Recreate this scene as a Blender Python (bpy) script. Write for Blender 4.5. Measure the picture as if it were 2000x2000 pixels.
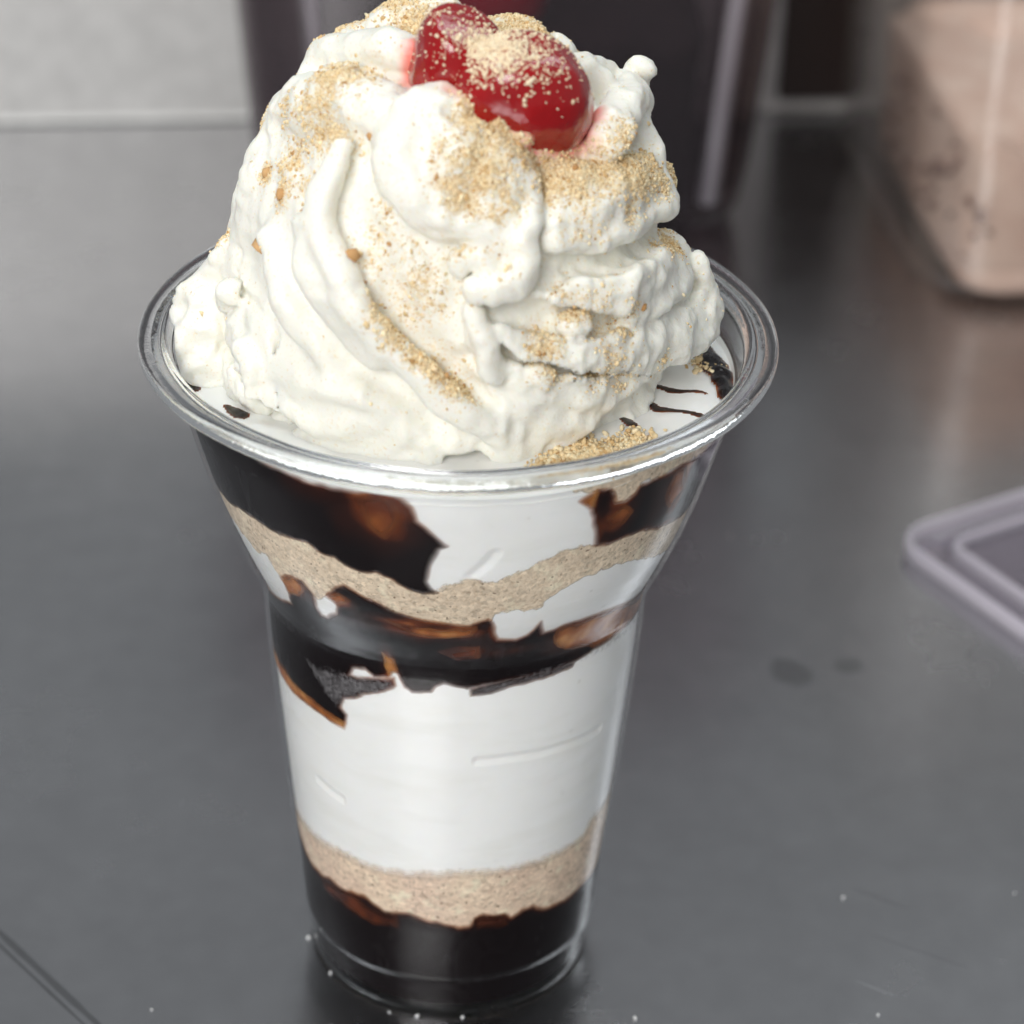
import bpy, math, random
import numpy as np
from mathutils import Vector, Matrix

random.seed(7)
rng = np.random.default_rng(7)
sc = bpy.context.scene
for ob in list(bpy.data.objects):
    bpy.data.objects.remove(ob)

# ------------------------------------------------------------------ camera
MM = 0.001
cam_data = bpy.data.cameras.new('camera')
cam = bpy.data.objects.new('camera', cam_data)
sc.collection.objects.link(cam)
sc.camera = cam
YAW, PITCH, ROLL = 0.025238, 0.529352, 0.028754
fw = Vector((math.sin(YAW) * math.cos(PITCH), math.cos(YAW) * math.cos(PITCH), -math.sin(PITCH)))
rt = Vector((math.cos(YAW), -math.sin(YAW), 0))
up = rt.cross(fw)
r2 = rt * math.cos(ROLL) + up * math.sin(ROLL)
u2 = -rt * math.sin(ROLL) + up * math.cos(ROLL)
rot = Matrix((r2, u2, -fw)).transposed()
cam.matrix_world = Matrix.Translation(Vector((0, -0.353344, 0.290935))) @ rot.to_4x4()
cam_data.sensor_width = 36
cam_data.lens = 90
cam_data.clip_start = 0.01
cam_data.clip_end = 20
cam_data.dof.use_dof = True
cam_data.dof.focus_distance = 0.385
cam_data.dof.aperture_fstop = 16

# ------------------------------------------------------------------ world and lamps
world = bpy.data.worlds.new('World')
sc.world = world
world.use_nodes = True
world.node_tree.nodes['Background'].inputs[0].default_value = (0.93, 0.97, 1.0, 1)
world.node_tree.nodes['Background'].inputs[1].default_value = 0.24


def area_lamp(name, loc, target, sx, sy, power, color):
    d = bpy.data.lights.new(name, 'AREA')
    d.shape = 'RECTANGLE'
    d.size, d.size_y, d.energy, d.color = sx, sy, power, color
    o = bpy.data.objects.new(name, d)
    sc.collection.objects.link(o)
    o.location = loc
    o.rotation_euler = (Vector(target) - Vector(loc)).to_track_quat('-Z', 'Y').to_euler()
    return o


area_lamp('front_key_lamp', (-0.40, -1.15, 0.80), (0, 0, 0.1), 0.66, 0.70, 12.8, (1.0, 0.985, 0.96))  # large soft key lamp added behind the camera to light the front
area_lamp('ceiling_lamp_over', (-0.35, 0.10, 1.45), (0, 0, 0.1), 0.35, 1.2, 6.5, (0.93, 0.98, 1.0))
area_lamp('ceiling_lamp_right', (0.62, 0.55, 1.15), (0, 0.0, 0.1), 0.22, 0.9, 2.0, (0.93, 0.98, 1.0))
sc.view_settings.view_transform = 'Standard'
sc.view_settings.look = 'None'
sc.view_settings.exposure = 0.28
sc.view_settings.gamma = 1.0
sc.cycles.use_denoising = True
sc.cycles.max_bounces = 10
sc.cycles.diffuse_bounces = 4
sc.cycles.glossy_bounces = 5
sc.cycles.use_adaptive_sampling = True
sc.cycles.adaptive_threshold = 0.025
sc.cycles.transparent_max_bounces = 20
sc.cycles.transmission_bounces = 10
sc.cycles.caustics_reflective = True
sc.cycles.sample_clamp_indirect = 6.0

# ------------------------------------------------------------------ measured shapes (millimetres, degrees)
SYRUP_BOTTOM = [(-80.8,28.4), (-80.9,23.9), (-82.5,19.5), (-63.8,22.3), (-55.4,22.2), (-49.6,23.1),
    (-43.8,22.4), (-38.3,23.3), (-32.5,23.8), (-28.1,22.7), (-23.9,21.6), (-18.8,22.4), (-14,22.7),
    (-8.6,21.7), (-2.4,21.1), (3,20.4), (7.6,20.5), (9,22.3), (12.1,22.9), (16.1,22.3), (20.1,22.2),
    (22.8,20.9), (26.8,22.2), (31.3,22.2), (36.4,20.5), (41.7,20), (50,19.4), (58.4,19.7), (70.5,19.4),
    (82.3,19.7)]
CRUMB_LOW = [(-81.7,33.4), (-81,27.4), (-63.7,30.2), (-54,30.3), (-42.5,31.4), (-34.7,31.3), (-27.8,31),
    (-18.1,31.6), (-8.4,32), (2.5,32.8), (13.4,32.7), (24.2,32.4), (33.4,32.3), (43,32.1), (53.4,32),
    (57.8,34.2), (66.4,34.2), (81.8,33)]
SYRUP_MID = [(-70.5,75.9), (-82.1,71.1), (-57.8,77.9), (-48.9,80.1), (-47,83.3), (-47.6,86.1), (-44.3,87.7),
    (-38.9,88.4), (-36.1,86), (-37.1,83.2), (-36.7,81.4), (-34.9,81.4), (-30.9,83.5), (-29.6,85.7),
    (-31.8,87.4), (-28.7,89.6), (-26.3,90.9), (-22.8,89.8), (-18.5,88.7), (-14.2,87.3), (-9.8,86.5),
    (-3.2,85.7), (3.5,85.1), (7.8,86.4), (9.2,85.5), (10.1,83.2), (10.9,81.4), (16.3,80.7), (19.1,81.5),
    (21.8,84.3), (23.2,81.2), (26.9,81.6), (29.5,81.9), (38.4,81.7), (45.5,81.2), (56,79.3), (68.6,77.7),
    (82,70.2), (69.2,71), (60.1,71.7), (45.5,72), (34.7,71.2), (25.1,71.2), (16.4,71.3), (8.2,70.8),
    (4.4,70.5), (4,70.4), (1.3,70.9), (-2.5,71.4), (-5.2,70.6), (-6.3,69.5), (-11.8,69.2), (-14.5,70),
    (-16.1,72.4), (-17.7,73), (-19,71.3), (-23.7,70.7), (-26.7,71.8), (-30.5,71.1), (-32.3,69.5),
    (-36.2,67.9), (-29.5,67.5), (-28.3,66.3), (-34.4,64.4), (-36.4,62.5), (-34.1,61.5), (-35.5,58.8),
    (-41.2,58.8), (-49.7,59.2), (-59.4,58.9), (-68.2,59.5), (-79.9,58.9), (-82.3,61), (-82.2,63.3)]
CRUMB_UP = [(-74,93.2), (-61.1,95.8), (-56.6,96.7), (-50.1,97.2), (-43.9,96.8), (-38.1,97.2), (-33.4,97.5),
    (-30.4,96.5), (-26.7,96.2), (-24.3,94.9), (-21.3,94.7), (-17.3,95.1), (-13.7,94.1), (-10.5,92.5),
    (-7.2,92.1), (-3.5,92.5), (-1,93.9), (2.2,95.1), (5.4,94.7), (8.6,94.3), (12.5,95.8), (16.4,96.9),
    (20.4,98.2), (24.3,99.3), (30.3,98.6), (34.5,97.8), (39,98), (44.7,97.7), (51,96), (56.2,95.3), (65,93.4),
    (74,92.3), (73.9,93.8), (72.5,88), (71.1,85), (57.3,88.3), (45.9,91.8), (38.3,92.6), (32.5,92.6),
    (26.5,91.7), (22.4,89.7), (20.2,87.6), (13.7,88.1), (9.7,88), (8.6,86.4), (7.9,86), (3.5,84.8),
    (-3.2,85.4), (-9.8,86.2), (-14.2,87), (-18.5,88.4), (-22.9,89.5), (-26.4,90.5), (-31.6,87.3),
    (-36.3,85.7), (-39,88.1), (-47.3,86.4), (-49.6,87.1), (-49.7,89.7), (-55.2,88.9), (-59.8,89.7),
    (-66.2,90.9), (-72.7,91.6)]
SYRUP_UP_LEFT = [(-74.9,107.2), (-75,106.9), (-56.6,111.4), (-40.1,110.8), (-31.1,110.2), (-22.9,110.5),
    (-19.1,110.4), (-14.2,111.5), (-10.6,110.6), (-8.6,109), (-7.6,106.6), (-4.8,104.3), (-1.8,102),
    (-3.3,101.4), (-4.5,99.9), (-5.7,97.5), (-6.2,94.8), (-5.5,93.4), (-3.9,92.3), (-7.2,92.1), (-10.5,92.6),
    (-13.7,94.2), (-17.3,95.2), (-21.2,94.8), (-24.3,95), (-26.7,96.3), (-30.4,96.5), (-33.4,97.6),
    (-38.1,97.3), (-43.9,96.9), (-50,97.3), (-56.5,96.8), (-61.1,95.8), (-74,93.2), (-74.5,98.9)]
SYRUP_UP_RIGHT = [(74.9,105), (61,106.7), (51.6,108), (46.7,107.9), (41.8,108.1), (38.7,108.3), (38.2,107),
    (35.7,106.1), (33.5,106.4), (31.2,109.4), (27.9,110.1), (26.9,109.3), (24.8,108.7), (27,107.2),
    (28.5,104.7), (29.8,101.9), (31,98.6), (34.4,97.9), (39,98.1), (44.7,97.8), (50.9,96.1), (56,95.4),
    (64.7,93.6), (73.9,92.4), (73.9,95.2), (74.4,98.6), (74.8,103.2)]
CRUMB_TOP = [(17.6,113.9), (18.9,112.6), (23.3,111.2), (27.1,109.9), (31,109.6), (33.3,106.4), (35.7,106.1),
    (38.2,107), (38.6,108.5), (46.7,108.1), (51.3,108.4), (60.5,107.2), (74.9,105), (62.5,111), (46.9,113.4),
    (36.8,113.7), (28.3,113.8)]
FILM_A = [(4.4,70.5), (8.2,71.1), (16.4,72), (25,72.2), (34.5,72), (38.7,71.8), (37.5,70.6), (30.8,70.3),
    (23.5,70.2), (16.5,70), (11,69.2), (5,68.9)]
FILM_B = [(-50.5,68.6), (-43.6,68.7), (-36,69.8), (-29.4,69.7), (-23.1,70.6), (-17.3,71.6), (-16.8,69.8),
    (-20.3,68.3), (-27.7,66.5), (-34.4,64.4), (-36.4,62.5), (-34.1,61.5), (-36.9,61.7), (-41.9,63.7),
    (-46.4,66.1)]
FILM_C = [(38.7,71.8), (45.3,72.6), (59.8,72.1), (83.1,69), (83.1,67.3), (66.7,69.7), (50,71), (41.7,71.3)]
THIN = [(-14.9,107.2,4,6,0.93), (-16.9,110.1,4,2.5,0.8), (-27,109.8,5,2.5,0.55), (-43.8,85.6,3,2,0.9),
    (-28.1,86.9,2,1.5,0.9), (-18.7,74,1.2,4,0.95), (-5.5,83.3,9,1.8,0.85), (-12.3,84.9,6,1.2,0.8),
    (4,78.9,3.5,1.8,0.7), (1.3,83.6,5,1.5,0.85), (34.9,103.1,2.5,3.5,0.85), (26,108.4,1.5,1.5,0.95),
    (54.1,103.5,2,8,0.85), (47.9,102.8,2.5,4.5,0.55), (34.8,78.7,5,3,0.95), (44.9,78,4,3,0.9),
    (61,74.7,3,3,0.8), (14,78.2,6,1.2,0.6)]
DENT = [[(7.6,55.9), (17.6,55.9), (34.3,55.2), (54.4,54)],[(3.5,95.9), (6.2,98), (8.2,100.3)],[(-50.3,43.9),
    (-44.9,43.4), (-38.9,43)]]
AMBER = [([(27.1,81.1), (29.6,81.6), (38.8,81.1), (50.8,79.9), (74.1,73.7), (68.6,77.4), (83.2,69),
    (59.8,72.1), (45,73), (33.2,75.4), (28.3,78.1)],0.12), ([(-19.2,109.4), (-15.3,110.8), (-11.8,110.1),
    (-11,107.7), (-12.2,104.7), (-14.3,102.3), (-17.3,104), (-18.8,106.6)],0.22), ([(-47.6,86.1),
    (-41.3,88.4), (-38.6,86.8), (-42.2,84.1), (-47.3,83)],0.12), ([(-32.2,87.1), (-28,88.6), (-25.4,87.6),
    (-29.1,85.6)],0.14), ([(-16.9,85.1), (-10,84.5), (-3.2,84.1), (5.3,84.8), (4.6,82.8), (-2.8,81.9),
    (-10.3,82.2)],0.2), ([(-82.3,60.6), (-70.4,59.1), (-60.9,58.6), (-49.7,59.1), (-41.2,58.6), (-35.5,58.6),
    (-34,59.7), (-40.1,60.1), (-48.3,60.9), (-57.4,61.1), (-67,61.7)],0.08), ([(32.1,103.1), (35.1,105.2),
    (38.7,103.5), (37,101.5), (33.7,101.3)],0.2), ([(49.3,107.6), (53.5,107.2), (57,101.7), (52.4,99.8),
    (48.7,102.5)],0.22), ([(24.8,108.7), (26.8,109.5), (28,109.8), (28.3,106.9), (27,107)],0.08),
    ([(-19.8,76.5), (-17.3,75.5), (-16.6,72.7), (-19.5,72)],0.1), ([(-4,78.8), (2.3,79.9), (6.6,80.2),
    (7,77.4), (1,76.6)],0.3), ([(-55.8,21.2), (-38.4,22.8), (-27.4,21.5), (-18.9,21.6), (-19.1,19),
    (-29.6,18.1), (-42.5,18.9), (-53.5,19.5)],0.42), ([(9,22.1), (20.2,21.8), (21.3,19.4), (10,19.6)],0.42)]
RIDGES = [(2,[(-24,1.8,142.4,7.5), (-25.3,0.9,136.3,8.5), (-26.6,1,129.1,9), (-27.3,1.2,121.8,9.5),
    (-23.8,-9.9,119.9,9.5), (-18.3,-16.8,117.2,9), (-11.7,-21.3,114.9,8), (-3.9,-23.8,113.5,7),
    (3.3,-24.1,111.8,6), (9.8,-23.1,109.4,4.5)]), (2.5,[(-23.9,4.4,147.9,6), (-19.8,-4,153.7,6),
    (-14.1,-10,157.1,5), (-10.2,-14.7,156.8,4)]), (2,[(-0.3,-20.2,152.2,7), (3,-21.2,150.1,7),
    (5.5,-22.8,147.7,6), (6,-24.9,144.7,5)]), (1.2,[(26.9,2,141.7,3.5), (26.8,1.3,140.1,5),
    (20.7,-13.6,144.5,6), (15.9,-19,145,6), (12.1,-22.5,144.7,5)]), (1,[(30.3,1.7,130,3), (29,1.6,126.6,6),
    (22,-16.2,132.9,6.5), (16.6,-21.8,134.5,6), (12,-25.6,135.3,4.5)]), (1,[(35.4,0.3,122,2.8),
    (34.5,0.3,119,4.5), (29,-7.9,120.4,5.5), (22.3,-18.6,123.9,6), (15.6,-24.6,126.3,5.5),
    (9.2,-28.2,128.9,5), (5,-29.7,131.7,4)]), (1,[(30.8,-5.3,115.2,2.5), (27.4,-11.1,114.7,4),
    (21.7,-18.5,117.4,5), (15.9,-23.5,119.9,5), (10.7,-26.7,122.4,4.5), (6.4,-28.9,125.8,3.5),
    (3.4,-30.3,130.6,2.5), (2.5,-30.3,134.6,1.8)]), (1,[(25.6,-14.1,111.8,3), (20.5,-19.1,113.3,4.5),
    (15.2,-23.3,114.5,4.5), (10.4,-26.1,116.9,4.5), (5.7,-28.2,119.8,4), (1.5,-29.4,123.2,3.5)]),
    (1.2,[(14,-24.1,111.1,3), (10.6,-25,109.5,3.5), (7.6,-26.5,111.2,3.5)]), (1.5,[(-21.3,-18.8,108.4,4),
    (-15,-23.4,110.1,4), (-9,-25.6,110,4), (-3,-27.3,110.6,3)]), (2,[(-25.5,4.5,147.2,4), (-27.5,1.9,143.8,4),
    (-29,2,140.4,3.5)]), (1.5,[(-16.2,7.9,158,3), (-15.1,9.7,158,3), (-9.1,7.6,160.6,4.5), (-5.6,8.8,161.1,5),
    (-4,9.5,161.1,5)]), (1.5,[(4.9,10.8,158.8,4), (8.1,9.1,158.5,4), (11.2,6.4,158,4), (13.3,5,156.6,4),
    (14.9,5.4,157.2,2.2)]), (2.2,[(-21.1,-21.8,142.8,2), (-20.6,-24.5,138.6,2.4), (-18.9,-26.6,134.7,2.4),
    (-15.9,-28.8,130.8,2.2), (-11.3,-30.7,127.3,1.8)]), (3.4,[(-25.3,-20.9,120.6,1), (-21.7,-24.5,120.2,1.8),
    (-17.8,-27,120.6,2.2), (-13.1,-29.3,120.7,1.9), (-8.9,-29.8,119,1.2), (-6.4,-29.6,117.5,0.8)]),
    (3,[(-23.2,-21.8,114.4,1), (-19.2,-25.3,114.7,1.7), (-14.8,-28.1,116,1.9), (-10.6,-29.5,116.2,1.5),
    (-6,-29.5,114.6,0.9)]), (3.5,[(-27.4,-14.6,136.7,1), (-26.4,-18.2,134.2,1.8), (-24.6,-21.6,130.8,2.2),
    (-21.6,-24,127.4,2), (-18.2,-25.6,124.6,1.4)]), (0.9,[(-21.6,-21.7,109,2.2), (-17.5,-24.9,109.9,2.2),
    (-13.2,-26.8,109.8,2.4), (-8.5,-28.2,109.4,2.4), (-4.3,-29.1,110.8,2)]), (0.7,[(-14.1,-26.8,109.3,1.6),
    (-11.5,-27.7,108.9,1.5)]), (-0.8,[(-18.5,-23.9,106.4,2.2), (-15.8,-25.4,106.8,1.8)]),
    (-0.8,[(0,-29.7,109.5,2), (2.9,-29.8,110.3,2), (5.1,-29.3,109.6,1.4)]), (0.9,[(-34.7,0.9,127.1,2.6),
    (-36.3,2,122.2,3.6), (-38,0,118.2,4.6), (-38.3,-1.7,113.1,5), (-36.9,-3.5,109,5), (-33.5,-2.6,105,5),
    (-28.7,-7.1,104.5,4.5), (-24.1,-16.2,107.5,4)]), (0.7,[(-41.8,-0.7,117,2.2), (-41.7,-3.1,115.7,2),
    (-41.8,-2.6,112.5,2.2), (-40.6,-1.9,110.1,2)]), (0.7,[(-35,0.4,130,1.8), (-36,0.4,128.3,1.8)]),
    (0.6,[(-40.7,-2.7,116,1.6), (-38.7,-1.9,113.7,1.7), (-38,-1.2,110.3,1.6), (-39.2,-4.4,109.9,1.6)]),
    (0.6,[(-33.7,-8.6,125.8,1.7), (-36.4,0.1,119.1,1.8), (-36.3,0.5,116.5,1.6)]),
    (0.6,[(-31.2,-15.1,120.9,1.6), (-29.3,-17.7,119.4,1.7), (-28.5,-18,116.2,1.6)]),
    (-0.5,[(-35.6,-1.6,115.7,0.7), (-35.4,-0.9,112.7,0.7), (-34.8,-2.3,110,0.7), (-32.3,-10.1,111,0.7)]),
    (-0.6,[(-34.5,-3.3,109.4,1.2), (-34,-3,107.1,1.2)]), (0.7,[(-38.1,-0.6,121.4,2.2), (-39.5,-0.5,118.9,2.4),
    (-39.1,-1.6,116,2.2)]), (0.8,[(-35.5,-1.3,115.5,2.2), (-34.6,-3.6,112.6,2.6), (-31.7,-11.5,113.2,2.6),
    (-29.3,-15,111.2,2.2)]), (-2.5,[(-13.6,-21.6,152.6,2.6), (-14.8,-24.1,148.4,3.2), (-13.9,-27.2,143.6,3.6),
    (-12.2,-30,138.7,3.8), (-9.7,-31.6,134.1,3.4), (-5.6,-33,129.9,3.2), (-1,-32.8,124.9,2.8),
    (3.6,-32,119.9,2.2)]), (-2,[(-10.7,-24.6,150.4,2.5), (-7.4,-28.1,146.7,2.6), (-3.3,-30,143.7,2.6),
    (0,-31.2,140.8,2.2), (2,-32.2,137.3,1.6), (3.3,-32.3,134.7,1.4)]), (-1.3,[(31.1,-3.9,135.4,2),
    (25.9,-16.3,138.5,2.3), (20.6,-22.5,139.4,2.7), (15.1,-26.5,139.8,2.5), (11.8,-28.7,138.6,2.3)]),
    (-1,[(5.3,-31.2,135.6,2.2), (11.1,-29.8,133.7,2.4), (15.3,-28,132.2,2.2), (21.8,-23.6,130.2,2.1),
    (27.2,-17.3,128.4,1.6), (31.2,-9.4,127,1.2)]), (-1,[(30.7,-11.2,118,1.5), (22.1,-23.2,122.9,1.9),
    (15.5,-27.9,125.5,2), (9.2,-30.8,127.5,2), (5.8,-31.8,130,1.8)]), (-1.2,[(-22.8,-3,155.5,1.8),
    (-17.9,-7.9,158.4,2.2), (-12.9,-8.4,160.4,2), (-8.7,-9.8,161.5,1.6)]), (-0.5,[(-33.2,-5.1,131.8,0.6),
    (-33.7,-6.7,126.4,0.7), (-28.8,-17.3,125.9,0.7), (-26.1,-20.4,120.4,0.7), (-25,-20.6,114.2,0.7),
    (-23.3,-20.7,109.4,0.7)]), (-0.4,[(-35.5,0.2,116.8,0.5), (-35,-1.4,113.3,0.5), (-34.8,-0.7,110.3,0.5),
    (-34.1,-2.8,109.3,0.5), (-32.9,-2.4,104,0.5)]), (-1,[(35.9,-1.1,111.3,3.6), (32.1,-13.6,114.1,4.4),
    (27.9,-19.3,112.6,4.6), (23.5,-23.3,110.8,4.2), (19.6,-25.8,109.2,3)]), (2.6,[(-16.4,-19.6,154,1),
    (-17.3,-20.8,151.7,1.6), (-18.7,-22.1,148.3,2), (-19.2,-24,144.7,2.1), (-17.8,-26.8,140.7,2.2),
    (-15.9,-29.2,136.5,2.2), (-13.8,-30.7,132.7,2.2), (-10.1,-32.4,129.5,2.2), (-5.1,-33,125.8,2.1),
    (-0.6,-32.6,121.3,2), (4.9,-31.1,116.6,2), (9.7,-28,111.2,2.2)]), (1.2,[(-7.2,-18.9,157.2,3.2),
    (-4.8,-17.7,158.5,4.2), (-1.4,-17.7,158.8,3.4)]), (1.8,[(-7.8,-20.5,154.8,4.2), (-7.9,-23,151.9,4.2),
    (-5.9,-24.9,149.7,3.8), (-2.2,-26.5,147.9,3.4), (1.9,-27.7,145.9,3), (4.8,-28.3,143.6,2.6)]),
    (1,[(-3.6,-20.3,158.3,2.6), (-2.4,-21.5,157.5,2.4)]), (1.4,[(9.7,-24.5,150.8,1.3), (9.4,-27.2,147.6,1.9),
    (8.8,-29.4,144.1,2.2), (8.3,-30.6,141.2,2.5), (6.4,-31.6,139.2,2.6), (3.6,-31.9,138.6,2)]),
    (1,[(0.7,-30.1,141.9,1.8), (2.6,-30.3,142.2,1.6), (4.4,-30.8,141.2,1.6)]), (-0.8,[(10.7,-23,150.1,1),
    (10.5,-25.9,146.1,1.2), (10.4,-27.8,141.7,1.3), (9.5,-29.6,137.8,1.3)]), (2,[(29.7,2.2,139.8,1.6),
    (28.3,-9.7,140.5,1.7), (23.1,-18.4,141.7,1.7), (17.9,-23.4,142.3,1.7), (13.3,-26.3,142.4,1.6)]),
    (1.6,[(32.5,-3.3,127.5,1.4), (28.9,-14.6,128.5,1.6), (24.4,-21,129.2,1.5)]), (1,[(35.1,0.5,127.9,1.5),
    (36.3,0.8,126.1,1.2), (37.1,1.6,122.8,1.3), (37.3,-0.6,121.2,1.3), (35.5,0.5,117.2,1.5),
    (31,-12.1,119.9,1.5)]), (1.2,[(2.5,-32.4,135.2,1.2), (3.6,-33.1,131.5,1.5), (4.5,-32.9,127.3,1.6),
    (5.5,-32.2,125.2,1.2)]), (0.8,[(11.4,-30.6,124.5,1.4), (12.4,-30.2,123.8,1.4)]),
    (0.8,[(15.7,-28,131.5,1.5), (17,-27.4,131.4,1.5)]), (1.2,[(-23.7,5.2,153.7,2), (-21.1,6.7,155.5,3),
    (-19.2,6.1,157.2,3.4), (-14.9,1.4,160.2,3.4), (-10.6,-2.7,162.3,3.2), (-8,-6.4,162.6,2.4)]),
    (1.2,[(5.7,-18.6,156.9,2.6), (8.2,-19.2,155.5,2.2)]), (1.2,[(26.4,8.7,155.4,1.6), (25.4,8.8,153.3,2.1),
    (23.6,-0.5,153.9,2.6), (21.4,-8.2,154,3), (20,-12.5,153,3)]), (1,[(25,4.7,152.6,2.4),
    (24.1,1.4,150.2,2.8), (26.4,0.5,146.7,2.8), (27.3,-0.7,145.6,2.2)]), (1,[(19.1,6.9,155.7,2),
    (21.7,7.8,153.2,2.2), (22.8,4.7,153,2)])]
CUP_PROFILE = [(0,24.2), (3,24.4), (8,24.9), (8.6,25.8), (12,26.1), (20,26.7), (32,28), (44,29.05), (56,30.1),
    (64,30.7), (70,31), (72.5,31.2), (74.5,31.6), (77,32.6), (80,33.95), (84,35.66), (88,37.2), (92,38.55),
    (96,39.74), (100,40.86), (104,41.93), (108,43), (112,43.9), (114,44.3)]
MOUND = [(104,33.5,5), (110,35,5), (116,35.5,4), (122,35.3,3), (130,34,1), (138,32,0), (146,29,0),
    (153,24.5,0), (158,19.5,0), (162.5,10.5,0), (164.5,3.5,0)]
DUST = [(-15.3,-10.3,158.9,4,1.1), (-17.7,-11.1,157.4,4,1.1), (-21.1,-11.4,154.4,4,1),
    (-18.4,-14.4,154.8,4,0.9), (-24.8,-5.8,153,3,0.7), (-28.5,5,147.7,2.5,0.8), (-17.3,10.7,158,3.5,1.1),
    (-12.4,11,159.8,4,1.1), (-6.9,8.7,162.5,4.5,1.1), (-6.5,3.6,163.6,4,1), (6.5,7.4,162.5,4,1.1),
    (10.1,5,161.7,4,1), (2.5,-17.8,158.7,3.5,1.2), (2.9,-20.6,156.4,4.5,1.2), (2.1,-23.8,153.4,4.5,1.2),
    (-0.2,-25.2,151.8,3.5,1), (5,-25.1,150.9,3,0.9), (1.4,-26.7,149.4,2.5,0.8), (7.8,-21.1,154.5,3,0.8),
    (12.7,-21,152,4,1.1), (14.8,-20.4,150.9,4,1.1), (19.1,-17.4,149.7,4,1), (23.1,-14.2,147.6,4.5,1.2),
    (26.8,-8.2,146,3.5,1.1), (29.9,2.2,140.7,2.5,1), (22.2,-17.3,146.2,3,0.7), (31.6,0.9,135.6,2.6,1.1),
    (31.6,-3.5,134.8,2.4,1), (30.3,-9.2,134.9,2,0.8), (-27.4,-13.1,144.7,2,1.1), (-29.5,-6.3,145.4,1.4,1),
    (-25.8,-10.2,149.4,3,0.6), (-23.3,-16.7,147.7,3,0.4), (-11.4,-28.5,142.4,5,0.35), (-8.9,-30.5,139,5,0.35),
    (-7.3,-31.6,136,4,0.6), (-10.5,-31,133.8,3,0.7), (-8.9,-31.8,132,2.6,1), (-5.6,-32.1,134.4,3,0.6),
    (-4.3,-32.8,129.4,2.4,1.1), (-3.1,-32.5,126.1,2.6,1.2), (-1.4,-32.4,123.7,2.6,1), (1.1,-32.3,123.3,2,0.7),
    (-11.5,-26.4,146.8,3,0.35), (-11.9,-23.9,150.1,3,0.25), (15.2,-28.1,134.3,2.4,0.9),
    (19.1,-25.9,132.4,3,0.8), (23.4,-22.3,131.2,3,0.8), (25.2,-20.2,131.2,1.5,0.8), (11.7,-30.4,128,2.6,0.9),
    (13.4,-29.5,125.8,2.6,0.9), (20.3,-25.2,124.2,3,1), (23.9,-21.9,121.1,2.6,0.9), (29,-15.4,120.5,1.8,0.9),
    (-35,0.4,130,1.6,1), (6.8,-29.6,141.6,4,0.2), (17,-23.1,145,5,0.35), (12.8,-24,148,3,0.4),
    (-1.7,-30.2,142.5,4,0.3), (-3.2,-31.9,138,5,0.25)]
NUTS = [(-30.9,-13,134.8,1.15), (-27.6,-13,144.4,1.2), (-29.5,-6.3,145.4,1), (-22.2,-20,145.5,0.9),
    (-13,-27.7,142.5,0.95), (-12,-28.2,142.5,0.5), (-15,-28.8,137.2,0.7), (-3.3,-24.8,152.4,0.5),
    (7,-21.6,154.4,0.75), (25.5,-20.1,130.8,0.7), (-0.4,-32.6,126.1,0.7), (15.7,-19.9,150.7,0.6),
    (-12.9,-18.6,155.4,0.7), (29.3,-14.9,120.3,0.8)]
TOPDUST = [(20.6,-28.6,3,1.6), (17.5,-27.9,2.5,1.4), (26.2,-24.4,2.5,0.6), (38.3,1.7,2,0.25),
    (14.3,-31.2,2,0.7)]
POOL = [(33.6,10.9), (35.9,13.9), (38.9,9.3), (42.1,2), (42.8,-6), (40.5,-12.1), (39.4,-7.8), (39.2,-2.6),
    (37,0.9), (36.3,7.3)]
STREAKS = [[(29.2,-6,0.5), (31.9,-7.8,0.9), (36,-7.7,0.6), (38,-8.3,0.3)],[(27.4,-9.7,0.5), (30,-13.4,0.9),
    (33.9,-14.1,0.8), (37,-15.2,0.5), (38.1,-16.5,0.3)],[(23.1,-14.5,0.5), (24.7,-16.1,0.9),
    (26.1,-19.4,1.1)],[(-19.1,-25.8,1.5), (-17.3,-24.2,2.4), (-14.9,-25.2,1.5)],[(-43.1,-2.2,0.8),
    (-42.1,-4.8,1.9), (-40.8,-7,1.6), (-39.4,-9.9,0.6)],[(-34.8,-14.4,0.5), (-33.5,-16,1.3),
    (-32.1,-17.8,1.6), (-31,-18.9,0.6)]]
GRAINS = [(70.7,8.2,0.5), (102,10.2,0.35), (72.8,-23,0.4), (-49.8,-23.8,0.3), (-24.6,-4.8,0.5),
    (-20.3,-13.9,0.45), (-5.2,-24.7,0.5), (2.4,-24.8,0.5), (-9.9,-23.7,0.3), (31.5,-24.6,0.6)]


# ------------------------------------------------------------------ helpers
def link(o, parent=None, **props):
    sc.collection.objects.link(o)
    if parent is not None:
        o.parent = parent
    for k, v in props.items():
        o[k] = v
    return o


def empty(name, loc=(0, 0, 0), **props):
    o = bpy.data.objects.new(name, None)
    o.empty_display_size = 0.02
    o.location = [c * MM for c in loc]
    return link(o, None, **props)


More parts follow.
